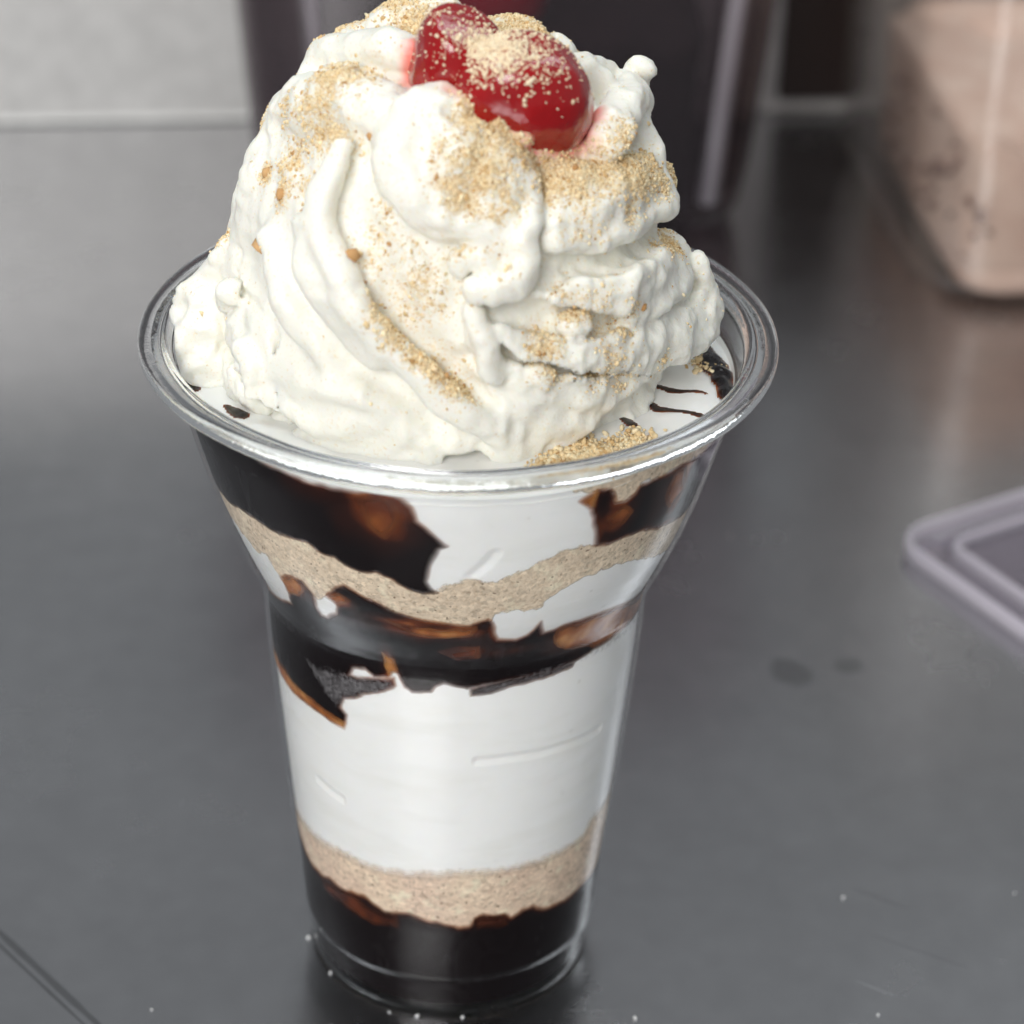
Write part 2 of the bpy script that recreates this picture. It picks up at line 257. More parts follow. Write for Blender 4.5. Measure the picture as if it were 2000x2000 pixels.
def mesh_obj(name, verts, faces, mat, parent=None, smooth=True, attrs=None, **props):
    """verts in mm; faces an (n,3)/(n,4) array or a list of index tuples."""
    me = bpy.data.meshes.new(name)
    v = np.asarray(verts, dtype=np.float32) * MM
    if isinstance(faces, np.ndarray):
        n, k = faces.shape
        me.vertices.add(len(v))
        me.vertices.foreach_set('co', v.ravel())
        me.loops.add(n * k)
        me.loops.foreach_set('vertex_index', faces.astype(np.int32).ravel())
        me.polygons.add(n)
        me.polygons.foreach_set('loop_start', np.arange(0, n * k, k, dtype=np.int32))
        me.update(calc_edges=True)
        me.validate()
    else:
        me.from_pydata([tuple(map(float, c)) for c in v], [], [tuple(map(int, f)) for f in faces])
        me.update()
    if smooth:
        me.polygons.foreach_set('use_smooth', np.ones(len(me.polygons), dtype=bool))
    for an, arr in (attrs or {}).items():
        arr = np.asarray(arr, dtype=np.float32)
        if arr.ndim == 1:
            a = me.attributes.new(an, 'FLOAT', 'POINT')
            a.data.foreach_set('value', arr)
        else:
            a = me.attributes.new(an, 'FLOAT_COLOR', 'POINT')
            if arr.shape[1] == 3:
                arr = np.concatenate([arr, np.ones((len(arr), 1), np.float32)], 1)
            a.data.foreach_set('color', arr.ravel())
    me.materials.append(mat)
    o = bpy.data.objects.new(name, me)
    return link(o, parent, **props)


def vnoise(P, scale, seed=0):
    """smooth value noise in -1..1 at points P (n,3), wavelength scale"""
    Q = np.asarray(P, dtype=np.float64) / scale + 1000.37 + seed * 17.3
    I = np.floor(Q).astype(np.int64)
    F = Q - I
    F = F * F * (3 - 2 * F)
    out = 0
    for dx in (0, 1):
        for dy in (0, 1):
            for dz in (0, 1):
                h = (I[:, 0] + dx) * 374761393 + (I[:, 1] + dy) * 668265263 + (I[:, 2] + dz) * 2147483647 + seed * 974711
                h = (h ^ (h >> 13)) * 1274126177
                h = (h ^ (h >> 16)) & 0xFFFF
                w = (F[:, 0] if dx else 1 - F[:, 0]) * (F[:, 1] if dy else 1 - F[:, 1]) * (F[:, 2] if dz else 1 - F[:, 2])
                out = out + w * (h / 32767.5 - 1)
    return out


def revolve(profile, seg, closed=False, wob=None):
    """profile [(r,z)], returns verts, quad faces"""
    pr = np.array(profile, float)
    a = np.linspace(0, 2 * np.pi, seg, endpoint=False)
    V = np.stack([pr[:, None, 0] * np.cos(a), pr[:, None, 0] * np.sin(a), np.repeat(pr[:, 1:2], seg, 1)], -1).reshape(-1, 3)
    n = len(pr)
    i = np.arange(n if closed else n - 1)
    j = np.arange(seg)
    I, J = np.meshgrid(i, j, indexing='ij')
    I2 = (I + 1) % n
    J2 = (J + 1) % seg
    F = np.stack([I * seg + J, I * seg + J2, I2 * seg + J2, I2 * seg + J], -1).reshape(-1, 4)
    return V, F


def rounded_ring(hx, hy, r, n=10):
    pts = []
    for cx, cy, a0 in ((hx - r, hy - r, 0), (-hx + r, hy - r, 90), (-hx + r, -hy + r, 180), (hx - r, -hy + r, 270)):
        for k in range(n + 1):
            a = math.radians(a0 + 90 * k / n)
            pts.append((cx + r * math.cos(a), cy + r * math.sin(a)))
    return np.array(pts)


def loft(rings, cap0=True, cap1=False, flip=False):
    """rings: list of (n,3) arrays"""
    n = len(rings[0])
    V = np.concatenate(rings)
    F = []
    for k in range(len(rings) - 1):
        for j in range(n):
            q = (k * n + j, k * n + (j + 1) % n, (k + 1) * n + (j + 1) % n, (k + 1) * n + j)
            F.append(q[::-1] if flip else q)
    if cap0:
        c = tuple(range(n))
        F.append(c if flip else c[::-1])
    if cap1:
        c = tuple((len(rings) - 1) * n + j for j in range(n))
        F.append(c[::-1] if flip else c)
    return V, F


# ------------------------------------------------------------------ materials
class NT:
    def __init__(self, name):
        self.m = bpy.data.materials.new(name)
        self.m.use_nodes = True
        self.t = self.m.node_tree
        self.t.nodes.clear()
        self.out = self.t.nodes.new('ShaderNodeOutputMaterial')

    def n(self, kind, **kw):
        nd = self.t.nodes.new('ShaderNode' + kind)
        for k, v in kw.items():
            if k in nd.inputs.keys():
                self.set(nd.inputs[k], v)
            else:
                setattr(nd, k, v)
        return nd

    def set(self, sock, v):
        if isinstance(v, bpy.types.NodeSocket):
            self.t.links.new(v, sock)
        elif hasattr(v, 'outputs'):
            self.t.links.new(v.outputs[0], sock)
        elif isinstance(v, (tuple, list)) and len(v) == 3 and sock.type == 'RGBA':
            sock.default_value = (*v, 1)
        else:
            sock.default_value = v

    def bsdf(self, **kw):
        b = self.n('BsdfPrincipled')
        for k, v in kw.items():
            self.set(b.inputs[k.replace('_', ' ')], v)
        return b

    def end(self, sh):
        self.t.links.new(sh.outputs[0], self.out.inputs[0])
        return self.m

    def noise(self, scale, detail=3.0, rough=.5, vec=None):
        nd = self.n('TexNoise')
        nd.inputs['Scale'].default_value = scale
        nd.inputs['Detail'].default_value = detail
        nd.inputs['Roughness'].default_value = rough
        if vec is None:
            vec = self.n('TexCoord').outputs['Object']
        self.set(nd.inputs['Vector'], vec)
        return nd

    def ramp(self, fac, stops):
        nd = self.n('ValToRGB')
        e = nd.color_ramp.elements
        while len(e) < len(stops):
            e.new(0.5)
        for el, (p, c) in zip(e, stops):
            el.position = p
            el.color = (*c, 1) if len(c) == 3 else c
        self.set(nd.inputs[0], fac)
        return nd

    def mix(self, fac, a, b, blend='MIX'):
        nd = self.n('Mix')
        nd.data_type = 'RGBA'
        nd.blend_type = blend
        self.set(nd.inputs[0], fac)
        self.set(nd.inputs[6], a)
        self.set(nd.inputs[7], b)
        return nd.outputs[2]

    def bump(self, height, strength=.3, dist=.001):
        nd = self.n('Bump')
        nd.inputs['Strength'].default_value = strength
        nd.inputs['Distance'].default_value = dist
        self.set(nd.inputs['Height'], height)
        return nd

    def schlick(self, f0, bump=None):
        lw = self.n('LayerWeight')
        lw.inputs[0].default_value = .5
        if bump is not None:
            self.set(lw.inputs['Normal'], bump)
        p = self.n('Math', operation='POWER')
        self.set(p.inputs[0], lw.outputs['Facing'])
        p.inputs[1].default_value = 5.0
        m = self.n('Math', operation='MULTIPLY_ADD')
        self.set(m.inputs[0], p)
        m.inputs[1].default_value = 1 - f0
        m.inputs[2].default_value = f0
        return m

    def mapping(self, scale=(1, 1, 1), rot=(0, 0, 0)):
        mp = self.n('Mapping')
        mp.inputs['Scale'].default_value = scale
        mp.inputs['Rotation'].default_value = rot
        self.set(mp.inputs['Vector'], self.n('TexCoord').outputs['Object'])
        return mp.outputs[0]


def g(v):
    return (v, v, v)


def mat_steel(name, base, r0, r1, scratch_rot, metal=1.0, marks=(), bstr=.1, vary=.9):
    t = NT(name)
    smear = t.noise(9, 5, .6)
    fine = t.noise(55, 4, .6)
    brushed = t.noise(1.0, 2, .5, t.mapping((40, 1400, 40), (0, 0, scratch_rot)))
    # long faint scratches
    vo = t.noise(1.0, 1, .3, t.mapping((4, 420, 4), (0, 0, scratch_rot + 1.15)))
    scr = t.ramp(vo.outputs[0], [(0, g(0)), (.70, g(0)), (.76, g(1)), (1, g(1))])
    ro = t.n('MapRange')
    t.set(ro.inputs[0], t.mix(.35, smear.outputs[0], fine.outputs[0]))
    ro.inputs[1].default_value, ro.inputs[2].default_value = .3, .7
    ro.inputs[3].default_value, ro.inputs[4].default_value = r0, r1
    mot = t.mix(.55, smear.outputs[0], t.noise(130, 5, .65).outputs[0])
    col = t.mix(t.ramp(mot, [(.38, g(0)), (.62, g(1))]), tuple(c * vary for c in base), base)
    for (x, y, rx, ry, ang, dk) in marks:
        mp = t.n('Mapping', vector_type='TEXTURE')
        mp.inputs['Location'].default_value = (x * MM, y * MM, 0)
        mp.inputs['Rotation'].default_value = (0, 0, ang)
        mp.inputs['Scale'].default_value = (rx * MM, ry * MM, 1)
        t.set(mp.inputs['Vector'], t.n('TexCoord').outputs['Object'])
        ln = t.n('VectorMath', operation='LENGTH')
        t.set(ln.inputs[0], mp)
        wob = t.n('Math', operation='MULTIPLY_ADD')
        t.set(wob.inputs[0], t.noise(160, 3).outputs[0])
        wob.inputs[1].default_value = .5
        t.set(wob.inputs[2], ln.outputs['Value'])
        k = t.ramp(wob.outputs[0], [(.85, g(1)), (1.15, g(0))])
        col = t.mix(k, col, t.mix(1.0, col, g(dk), 'MULTIPLY'))
    h = t.mix(.25, brushed.outputs[0], scr)
    b = t.bsdf(Base_Color=col, Metallic=metal, Roughness=ro.outputs[0], Normal=t.bump(h, bstr, .0004))
    return t.end(b)


def mat_cream():
    t = NT('whipped_cream')
    col = t.n('Attribute', attribute_name='col').outputs['Color']
    a = t.noise(900, 3, .55)
    b = t.noise(260, 4, .6)
    h = t.mix(.55, a.outputs[0], b.outputs[0])
    # powder of biscuit lying on the cream, broken up grain by grain
    du = t.n('Attribute', attribute_name='dust').outputs['Fac']
    gn = t.noise(1900, 2, .6)
    ad = t.n('Math', operation='MULTIPLY_ADD')
    t.set(ad.inputs[0], du)
    ad.inputs[1].default_value = .55
    t.set(ad.inputs[2], gn.outputs[0])
    k = t.ramp(ad.outputs[0], [(.58, g(0)), (.86, g(.85))])
    tan = t.ramp(t.noise(1400, 2, .6).outputs[0], [(.35, (.64, .42, .19)), (.48, (.84, .66, .38)), (.65, (.90, .77, .52))])
    col = t.mix(k, col, tan)
    s = t.bsdf(Base_Color=col, Roughness=.42, Subsurface_Weight=.4, Subsurface_Radius=(1.0, .8, .55),
               Subsurface_Scale=.0018, Normal=t.bump(h, .45, .0006), Specular_IOR_Level=.35)
    return t.end(s)


def mat_softserve():
    t = NT('soft_serve')
    n1 = t.noise(70, 3, .5)
    col = t.mix(t.ramp(n1.outputs[0], [(.42, g(0)), (.75, g(1))]), (.90, .90, .88), (.86, .855, .825))
    # drawn-out streaks, and pores where air is caught against the plastic
    st = t.noise(1.0, 4, .6, t.mapping((45, 45, 210), (0.25, .2, 0)))
    col = t.mix(t.ramp(st.outputs[0], [(.50, g(0)), (.72, g(.45))]), col, (.76, .755, .70))
    vo = t.n('TexVoronoi')
    vo.inputs['Scale'].default_value = 330
    t.set(vo.inputs['Vector'], t.n('TexCoord').outputs['Object'])
    pm = t.ramp(t.noise(60, 2).outputs[0], [(.54, g(0)), (.62, g(1))])
    pk = t.ramp(vo.outputs['Distance'], [(.10, g(1)), (.17, g(0))])
    pore = t.mix(1.0, pm, pk, 'MULTIPLY')
    col = t.mix(t.mix(.5, g(0), pore), col, (.58, .56, .52))
    s = t.bsdf(Base_Color=col, Roughness=.35, Subsurface_Weight=.25, Subsurface_Radius=(1, .8, .6),
               Subsurface_Scale=.002, Normal=t.bump(st.outputs[0], .10, .0008))
    return t.end(s)


def soft(t, sh, k):
    """let a layer thin out to nothing where k falls to 0"""
    tr = t.n('BsdfTransparent')
    mx = t.n('MixShader')
    t.set(mx.inputs[0], k)
    t.t.links.new(tr.outputs[0], mx.inputs[1])
    t.t.links.new(sh.outputs[0], mx.inputs[2])
    return mx


def mat_syrup(name, spec, rough, fade=True):
    t = NT(name)
    th = t.n('Attribute', attribute_name='thick').outputs['Fac']
    vn = t.noise(120, 4, .6)
    sm = t.n('Math', operation='MULTIPLY_ADD')
    t.set(sm.inputs[0], vn.outputs[0])
    sm.inputs[1].default_value = .25
    t.set(sm.inputs[2], th)
    col = t.ramp(sm.outputs[0], [(.10, (.62, .30, .10)), (.24, (.34, .11, .03)), (.42, (.11, .026, .009)), (.65, (.022, .006, .004)),
                                 (1, (.005, .0025, .003))])
    s = t.bsdf(Base_Color=col, Roughness=rough, Specular_IOR_Level=spec, Normal=t.bump(t.noise(140, 3).outputs[0], .12, .0008))
    if not fade:
        return t.end(s)
    ed = t.n('Attribute', attribute_name='edge').outputs['Fac']
    k = t.ramp(ed, [(0, g(0)), (.35, g(.45)), (1, g(1))])
    return t.end(soft(t, s, k))


def mat_film():
    """a broken skin of cream bubbles smeared over the syrup"""
    t = NT('syrup_film')
    th = t.n('Attribute', attribute_name='thick').outputs['Fac']
    n1 = t.noise(1500, 3, .7)
    n2 = t.noise(240, 3, .6)
    m = t.mix(.35, n1.outputs[0], n2.outputs[0])
    ad = t.n('Math', operation='MULTIPLY_ADD')
    t.set(ad.inputs[0], th)
    ad.inputs[1].default_value = .22
    t.set(ad.inputs[2], m)
    k = t.ramp(ad.outputs[0], [(.50, g(0)), (.80, g(.42))])
    tr = t.n('BsdfTransparent')
    df = t.bsdf(Base_Color=(.36, .34, .35), Roughness=.45)
    mx = t.n('MixShader')
    t.set(mx.inputs[0], k)
    t.t.links.new(tr.outputs[0], mx.inputs[1])
    t.t.links.new(df.outputs[0], mx.inputs[2])
    return t.end(mx)


def mat_crumb(name, c0, c1, c2, fuzz=.8, lo=.38, hi=.85):
    t = NT(name)
    n1 = t.noise(1500, 3, .65)
    n2 = t.noise(110, 4, .6)
    n3 = t.noise(1300, 1, .5)
    col = t.mix(t.ramp(n2.outputs[0], [(.35, g(0)), (.68, g(1))]), c0, c1)
    col = t.mix(t.ramp(n1.outputs[0], [(.36, g(.55)), (.52, g(0))]), col, c2)
    vo = t.n('TexVoronoi')
    vo.inputs['Scale'].default_value = 1500
    t.set(vo.inputs['Vector'], t.n('TexCoord').outputs['Object'])
    cell = t.n('SeparateColor')
    t.set(cell.inputs[0], vo.outputs['Color'])
    var = t.ramp(cell.outputs[0], [(0, g(.62)), (.25, g(.9)), (.8, g(1.0)), (1, g(1.16))])
    col = t.mix(.8, col, var.outputs[0], 'MULTIPLY')
    clump = t.noise(330, 3, .6)
    col = t.mix(t.ramp(clump.outputs[0], [(.56, g(0)), (.70, g(.5))]), col, tuple(min(.9, 1.2 * q) for q in c1))
    col = t.mix(t.ramp(n3.outputs[0], [(.26, g(.8)), (.30, g(0))]), col, (.13, .08, .05))
    h = t.mix(.5, n1.outputs[0], n3.outputs[0])
    s = t.bsdf(Base_Color=col, Roughness=.9, Normal=t.bump(h, .5, .0006), Specular_IOR_Level=.15)
    ed = t.n('Attribute', attribute_name='edge').outputs['Fac']
    ad = t.n('Math', operation='MULTIPLY_ADD')
    t.set(ad.inputs[0], n1.outputs[0])
    ad.inputs[1].default_value = fuzz
    t.set(ad.inputs[2], ed)
    k = t.ramp(ad.outputs[0], [(lo, g(0)), (hi, g(1))])
    return t.end(soft(t, s, k))


def mat_attr(name, rough, spec=.2, sss=0.0):
    t = NT(name)
    col = t.n('Attribute', attribute_name='col').outputs['Color']
    return t.end(t.bsdf(Base_Color=col, Roughness=rough, Specular_IOR_Level=spec, Subsurface_Weight=sss,
                        Subsurface_Radius=(1, .7, .4), Subsurface_Scale=.0008))


def mat_cherry():
    t = NT('glace_cherry')
    n1 = t.noise(120, 4, .6)
    col = t.mix(n1.outputs[0], (.20, .001, .003), (.42, .003, .005))
    s = t.bsdf(Base_Color=col, Roughness=.16, Subsurface_Weight=.12, Subsurface_Radius=(1, .08, .04), Subsurface_Scale=.003,
               Coat_Weight=.5, Coat_Roughness=.07, Normal=t.bump(t.mix(.5, t.noise(230, 3, .6).outputs[0], t.noise(90, 4, .65).outputs[0]), .6, .0014))
    return t.end(s)


def mat_clear_wall():
    t = NT('clear_plastic_wall')
    tr = t.n('BsdfTransparent')
    tr.inputs[0].default_value = (.985, .988, .99, 1)
    gl = t.n('BsdfGlossy')
    gl.inputs[0].default_value = (1, 1, 1, 1)
    gl.inputs['Roughness'].default_value = .035
    bp = t.bump(t.noise(22, 2, .5).outputs[0], .12, .004)
    t.set(gl.inputs['Normal'], bp)
    fr = t.schlick(.022, bp)
    mx = t.n('MixShader')
    t.set(mx.inputs[0], fr)
    t.t.links.new(tr.outputs[0], mx.inputs[1])
    t.t.links.new(gl.outputs[0], mx.inputs[2])
    return t.end(mx)


def mat_rim():
    t = NT('clear_plastic_rim')
    n = t.noise(420, 3, .6)
    bp = t.bump(n.outputs[0], .10, .0006)
    return t.end(t.bsdf(Base_Color=(.97, .98, .985), Roughness=.03, Transmission_Weight=1.0, IOR=1.46, Normal=bp))


def mat_tub(name, tint, frost, frost_col, rough=.12):
    t = NT(name)
    tr = t.n('BsdfTransparent')
    tr.inputs[0].default_value = (*tint, 1)
    df = t.n('BsdfDiffuse')
    df.inputs[0].default_value = (*frost_col, 1)
    gl = t.n('BsdfGlossy')
    gl.inputs['Roughness'].default_value = rough
    m1 = t.n('MixShader')
    m1.inputs[0].default_value = frost
    t.t.links.new(tr.outputs[0], m1.inputs[1])
    t.t.links.new(df.outputs[0], m1.inputs[2])
    fr = t.schlick(.04)
    m2 = t.n('MixShader')
    t.set(m2.inputs[0], fr)
    t.t.links.new(m1.outputs[0], m2.inputs[1])
    t.t.links.new(gl.outputs[0], m2.inputs[2])
    return t.end(m2)


def mat_plain(name, c0, c1, scale, rough, spec=.4):
    t = NT(name)
    n = t.noise(scale, 4, .65)
    col = t.mix(t.ramp(n.outputs[0], [(.35, g(0)), (.65, g(1))]), c0, c1)
    return t.end(t.bsdf(Base_Color=col, Roughness=rough, Specular_IOR_Level=spec, Normal=t.bump(n.outputs[0], .4, .002)))


M_counter = mat_steel('brushed_steel_counter', (.50, .50, .515), .19, .31, 0.0, marks=[
    (69, 81, 6.0, 7.0, .1, .74), (81, 83.5, 4.2, 4.0, .2, .77),            # dried drops
    (-70, -14, 34, 1.0, -.86, .62), (-71.5, -15, 30, .5, -.86, .6),         # long scratch
    (77, 8.5, 9, .35, -.55, .75), (73, -16, 6, .3, -.55, 1.35), (82, -6, 14, .3, -.5, .82)], bstr=.12)
M_wall = mat_steel('brushed_steel_wall', (.66, .65, .635), .40, .52, 0.3, .35, vary=.78)
M_cream = mat_cream()
M_soft = mat_softserve()
M_syrup = mat_syrup('chocolate_syrup_on_plastic', .03, .5)
M_syrup_wet = mat_syrup('chocolate_syrup_wet', .5, .14, False)
M_film = mat_film()
M_crumb = mat_crumb('crushed_biscuit', (.70, .57, .43), (.84, .70, .53), (.50, .37, .25))
M_crumb_low = mat_crumb('wet_crushed_biscuit', (.74, .56, .43), (.88, .72, .54), (.60, .44, .32), .35, .16, .95)
M_grain = mat_attr('biscuit_grain', .8)
M_sugar = mat_attr('sugar_grain', .35, .5)
M_cherry = mat_cherry()
M_clear = mat_clear_wall()
M_rim = mat_rim()

# ------------------------------------------------------------------ setting: counter and wall
def grid_plane(x0, x1, y0, y1, z, nx, ny):
    xs = np.linspace(x0, x1, nx)
    ys = np.linspace(y0, y1, ny)
    X, Y = np.meshgrid(xs, ys)
    V = np.stack([X.ravel(), Y.ravel(), 0 * X.ravel() + z], -1)
    I, J = np.meshgrid(np.arange(ny - 1), np.arange(nx - 1), indexing='ij')
    F = np.stack([I * nx + J, I * nx + J + 1, (I + 1) * nx + J + 1, (I + 1) * nx + J], -1).reshape(-1, 4)
    return V, F


V, F = grid_plane(-900, 900, -800, 520, 0, 30, 24)
mesh_obj('counter', V, F, M_counter, kind='structure')

# splashback wall with a coved foot, turned five degrees to the counter's grid
wa = math.radians(5.2)
wr = np.array([[math.cos(wa), -math.sin(wa)], [math.sin(wa), math.cos(wa)]])
prof = [(-2.6, 0.4)] + [(-1.8 + 1.8 * math.sin(math.radians(a)), 2.2 - 1.8 * math.cos(math.radians(a))) for a in range(0, 91, 15)] + [(0, 60), (0, 92), (6, 92), (6, 0.4)]
V = []
for s in (-900, 900):
    for (d, z) in prof:
        q = wr @ np.array([s, d])
        V.append((q[0] + 0, q[1] + 383, z))
n = len(prof)
F = [(j, j + 1, n + j + 1, n + j) for j in range(n - 1)]
F.append((n - 1, 0, n, 2 * n - 1))
mesh_obj('wall', V, F, M_wall, smooth=False, kind='structure')

# dark reflection in the steel between the two tubs, added as a brown slab
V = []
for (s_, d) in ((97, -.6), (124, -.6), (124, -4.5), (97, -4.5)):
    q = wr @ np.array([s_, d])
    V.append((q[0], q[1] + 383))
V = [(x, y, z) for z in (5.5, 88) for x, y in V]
M_dark_reflection = NT('dark_reflection_brown')
M_dark_reflection = M_dark_reflection.end(M_dark_reflection.bsdf(Base_Color=(.020, .010, .008), Roughness=.5))
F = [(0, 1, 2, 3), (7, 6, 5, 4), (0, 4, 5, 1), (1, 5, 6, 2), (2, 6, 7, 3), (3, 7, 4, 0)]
mesh_obj('wall_dark_reflection', V, F, M_dark_reflection, smooth=False, label='dark reflection in the steel wall between the two storage tubs, added as a brown slab', category='wall reflection')

# ------------------------------------------------------------------ background: tubs and lid
def rr(hx, hy, r, z, c=(0, 0), a=0.0):
    P = rounded_ring(hx, hy, r)
    ca, sa = math.cos(a), math.sin(a)
    return np.stack([P[:, 0] * ca - P[:, 1] * sa + c[0], P[:, 0] * sa + P[:, 1] * ca + c[1], np.full(len(P), float(z))], -1)


def tub(name, label, c, a, hx, hy, r, H, taper, wall_mat, lip, group, highlight_strips=()):
    t = empty(name, (c[0], c[1], 0), label=label, category='tub', group=group)
    rings = []
    def at(z, ins):
        k = z / 70.0 * taper
        return rr(hx + k - ins, hy + k - ins, r - ins * .6, z, (0, 0), a)
    rings.append(rr(hx - 14, hy - 14, r * .6, .6, (0, 0), a))
    for q in range(7):
        th = math.radians(90 * q / 6)
        rings.append(rr(hx - 9 + 9 * math.sin(th), hy - 9 + 9 * math.sin(th), r, .6 + 9 - 9 * math.cos(th), (0, 0), a))
    for z in np.linspace(20, H, 6):
        rings.append(at(z, 0))
    for z in np.linspace(H - .01, 12, 6):
        rings.append(at(z, 2.2))
    rings.append(rr(hx - 13, hy - 13, r * .6, 3.2, (0, 0), a))
    V, F = loft(rings, True, True)
    mesh_obj('tub_wall', V, F, wall_mat, t)
    # lip around the mouth
    k = H / 70.0 * taper
    rings = [rr(hx + k + e, hy + k + e, r + e, z, (0, 0), a) for e, z in ((.2, H - 6), (lip, H - 6), (lip, H), (-2.2, H + .02), (-2.2, H - 1), (.2, H - 6))]
    V, F = loft(rings, False, False)
    mesh_obj('tub_lip', V, F, wall_mat, t, smooth=False)
    for (rx, rw) in highlight_strips:                     # pale strips added to stand for vertical highlights on the front
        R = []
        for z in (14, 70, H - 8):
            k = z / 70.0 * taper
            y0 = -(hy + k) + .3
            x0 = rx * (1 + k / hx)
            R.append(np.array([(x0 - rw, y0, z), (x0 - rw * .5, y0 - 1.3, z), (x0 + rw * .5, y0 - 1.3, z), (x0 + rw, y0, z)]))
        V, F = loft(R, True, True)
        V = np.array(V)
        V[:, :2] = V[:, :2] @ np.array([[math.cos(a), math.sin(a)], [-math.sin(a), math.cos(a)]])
        mesh_obj('rib', V, F, M_highlight_strip, t)
    return t


M_highlight_strip = mat_tub('frosted_highlight_plastic', (.75, .72, .75), .45, (.50, .45, .49), .1)
M_tub_dark = mat_tub('smoked_tub_plastic', (.62, .57, .59), .05, (.36, .31, .34), .08)
M_tub_clear = mat_tub('frosted_tub_plastic', (.965, .955, .945), .055, (.66, .60, .55), .12)
M_dark_crumb = mat_plain('dark_chocolate_crumbs', (.010, .007, .008), (.035, .022, .022), 260, .75, .2)
M_pink_crumb = mat_plain('pale_biscuit_rubble', (.78, .54, .44), (.92, .71, .60), 75, .9, .1)
M_red = mat_plain('red_plastic', (.95, .03, .07), (.95, .04, .08), 40, .35)

T1C = (10.0, 350.0)
tub('storage_tub', 'smoky clear plastic tub of dark chocolate crumbs standing behind the dessert cup', T1C, math.radians(1.5), 67, 64, 24, 150, 5.5, M_tub_dark, 5, 'storage tubs on the counter', highlight_strips=((-47, 2.2), (54, 2.8)))


def heap(name, label, c, a, hx, hy, r, z0, z1, taper, mat, amp, wl, seed, cat):
    rings = []
    for z in np.linspace(z0, z1, 14):
        k = z / 70.0 * taper
        R = rr(hx + k, hy + k, r, z, (0, 0), a)
        rings.append(R)
    for s in np.linspace(.95, .02, 12):
        k = z1 / 70.0 * taper
        R = rr((hx + k) * s, (hy + k) * s, r * s, z1 + 3 * (1 - s), (0, 0), a)
        rings.append(R)
    V, F = loft(rings, True, True)
    V = np.array(V)
    nz = vnoise(V, wl, seed) * amp + vnoise(V, wl * .4, seed + 1) * amp * .5
    cen = V * [1, 1, 0]
    cn = cen / (np.linalg.norm(cen, axis=1, keepdims=True) + 1e-6)
    topm = (V[:, 2] >= z1 - .1)
    V[:, :2] -= np.where(topm, 0, np.abs(nz) * .5)[:, None] * cn[:, :2]
    V[:, 2] += np.where(topm, nz, 0)
    o = mesh_obj(name, V, F, mat, None, label=label, category=cat, kind='stuff')
    o.location = (c[0] * MM, c[1] * MM, 0)
    return o


heap('chocolate_crumbs', 'dark chocolate crumbs filling the smoky tub behind the cup', T1C, math.radians(1.5), 50, 55, 16, 4.5, 55, 5.5, M_dark_crumb, 3, 12, 3, 'crumbs')

# red scoop stuck in the dark crumbs
s = empty('red_scoop', (5, 316, 42), label='red plastic scoop stuck in the dark chocolate crumbs behind the cherries', category='scoop')
V, F = revolve([(0.01, 12), (9, 12.3), (13, 14), (14, 18), (15.5, 52), (14.5, 52.2), (13, 19), (9, 16), (0.01, 15.8)], 40)
ob = mesh_obj('bowl', V, F, M_red, s)
V, F = loft([rr(5, 2.2, 2, 0), rr(5.5, 2.4, 2.2, 40), rr(6.5, 3, 2.8, 85), rr(5, 2.4, 2.2, 92)], True, True)
ob = mesh_obj('handle', V, F, M_red, s)
ob.location = (0, 16.5 * MM, 45 * MM)
s.rotation_euler = (0, math.radians(8), 0)

T2C = (190.0, 314.0)
A2 = math.radians(4.5)
tub('storage_tub', 'clear frosted plastic tub of pale pinkish biscuit rubble at the right edge', T2C, A2, 76, 60, 22, 150, 1.5, M_tub_clear, 5, 'storage tubs on the counter')
heap('biscuit_rubble', 'pale pinkish biscuit rubble with dark specks in the right tub', T2C, A2, 63, 56.5, 12, 4.2, 44, 1.5, M_pink_crumb, 4, 14, 5, 'biscuit rubble')
# darker chunks pressed against the tub's front
ca2, sa2 = math.cos(A2), math.sin(A2)
M_chunk = mat_plain('dark_biscuit_chunk', (.16, .09, .075), (.28, .17, .14), 300, .85, .1)
SP = []
for k in range(46):
    lx = rng.uniform(-66, 66)
    lz = rng.uniform(9, 44)
    SP.append((lx, -57.0 + rng.uniform(-.6, .6) - lz / 70 * 1.5, lz, rng.uniform(.8, 2.4)))
for k in range(24):
    SP.append((-64.5 + rng.uniform(-.5, .5), rng.uniform(-45, 45), rng.uniform(9, 42), rng.uniform(.8, 2.2)))
ico_v = []
ph = (1 + 5 ** .5) / 2
for a_, b_ in ((1, ph), (-1, ph), (1, -ph), (-1, -ph)):
    ico_v += [(0, a_, b_), (a_, b_, 0), (b_, 0, a_)]
ico_v = np.array(ico_v) / math.sqrt(1 + ph * ph)
# faces by proximity: triples of mutually nearest vertices
ico_f = []
for i in range(12):
    for j in range(i + 1, 12):
        for k in range(j + 1, 12):
            e = 2 / math.sqrt(1 + ph * ph) + 1e-3
            if all(np.linalg.norm(ico_v[p] - ico_v[q]) < e for p, q in ((i, j), (j, k), (i, k))):
                nn = np.cross(ico_v[j] - ico_v[i], ico_v[k] - ico_v[i])
                ico_f.append((i, j, k) if nn @ ico_v[i] > 0 else (i, k, j))
ico_f = np.array(ico_f)


def grains(pos, size, cols, flat=.8):
    """many crushed grains: each a jittered, stretched icosahedron"""
    n = len(pos)
    base = ico_v[None] * (1 + rng.uniform(-.42, .42, (n, 12, 1)))
    Q = rng.normal(size=(n, 3, 3))
    Q, _ = np.linalg.qr(Q)
    st = np.stack([rng.uniform(.8, 1.35, n), rng.uniform(.65, 1.1, n), rng.uniform(.5, .9, n)], -1)
    W = np.einsum('nij,nvj->nvi', Q, base * st[:, None]) * np.asarray(size)[:, None, None] + np.asarray(pos)[:, None]
    Fa = (ico_f[None] + 12 * np.arange(n)[:, None, None]).reshape(-1, 3)
    return W.reshape(-1, 3), Fa, np.repeat(np.asarray(cols), 12, 0)


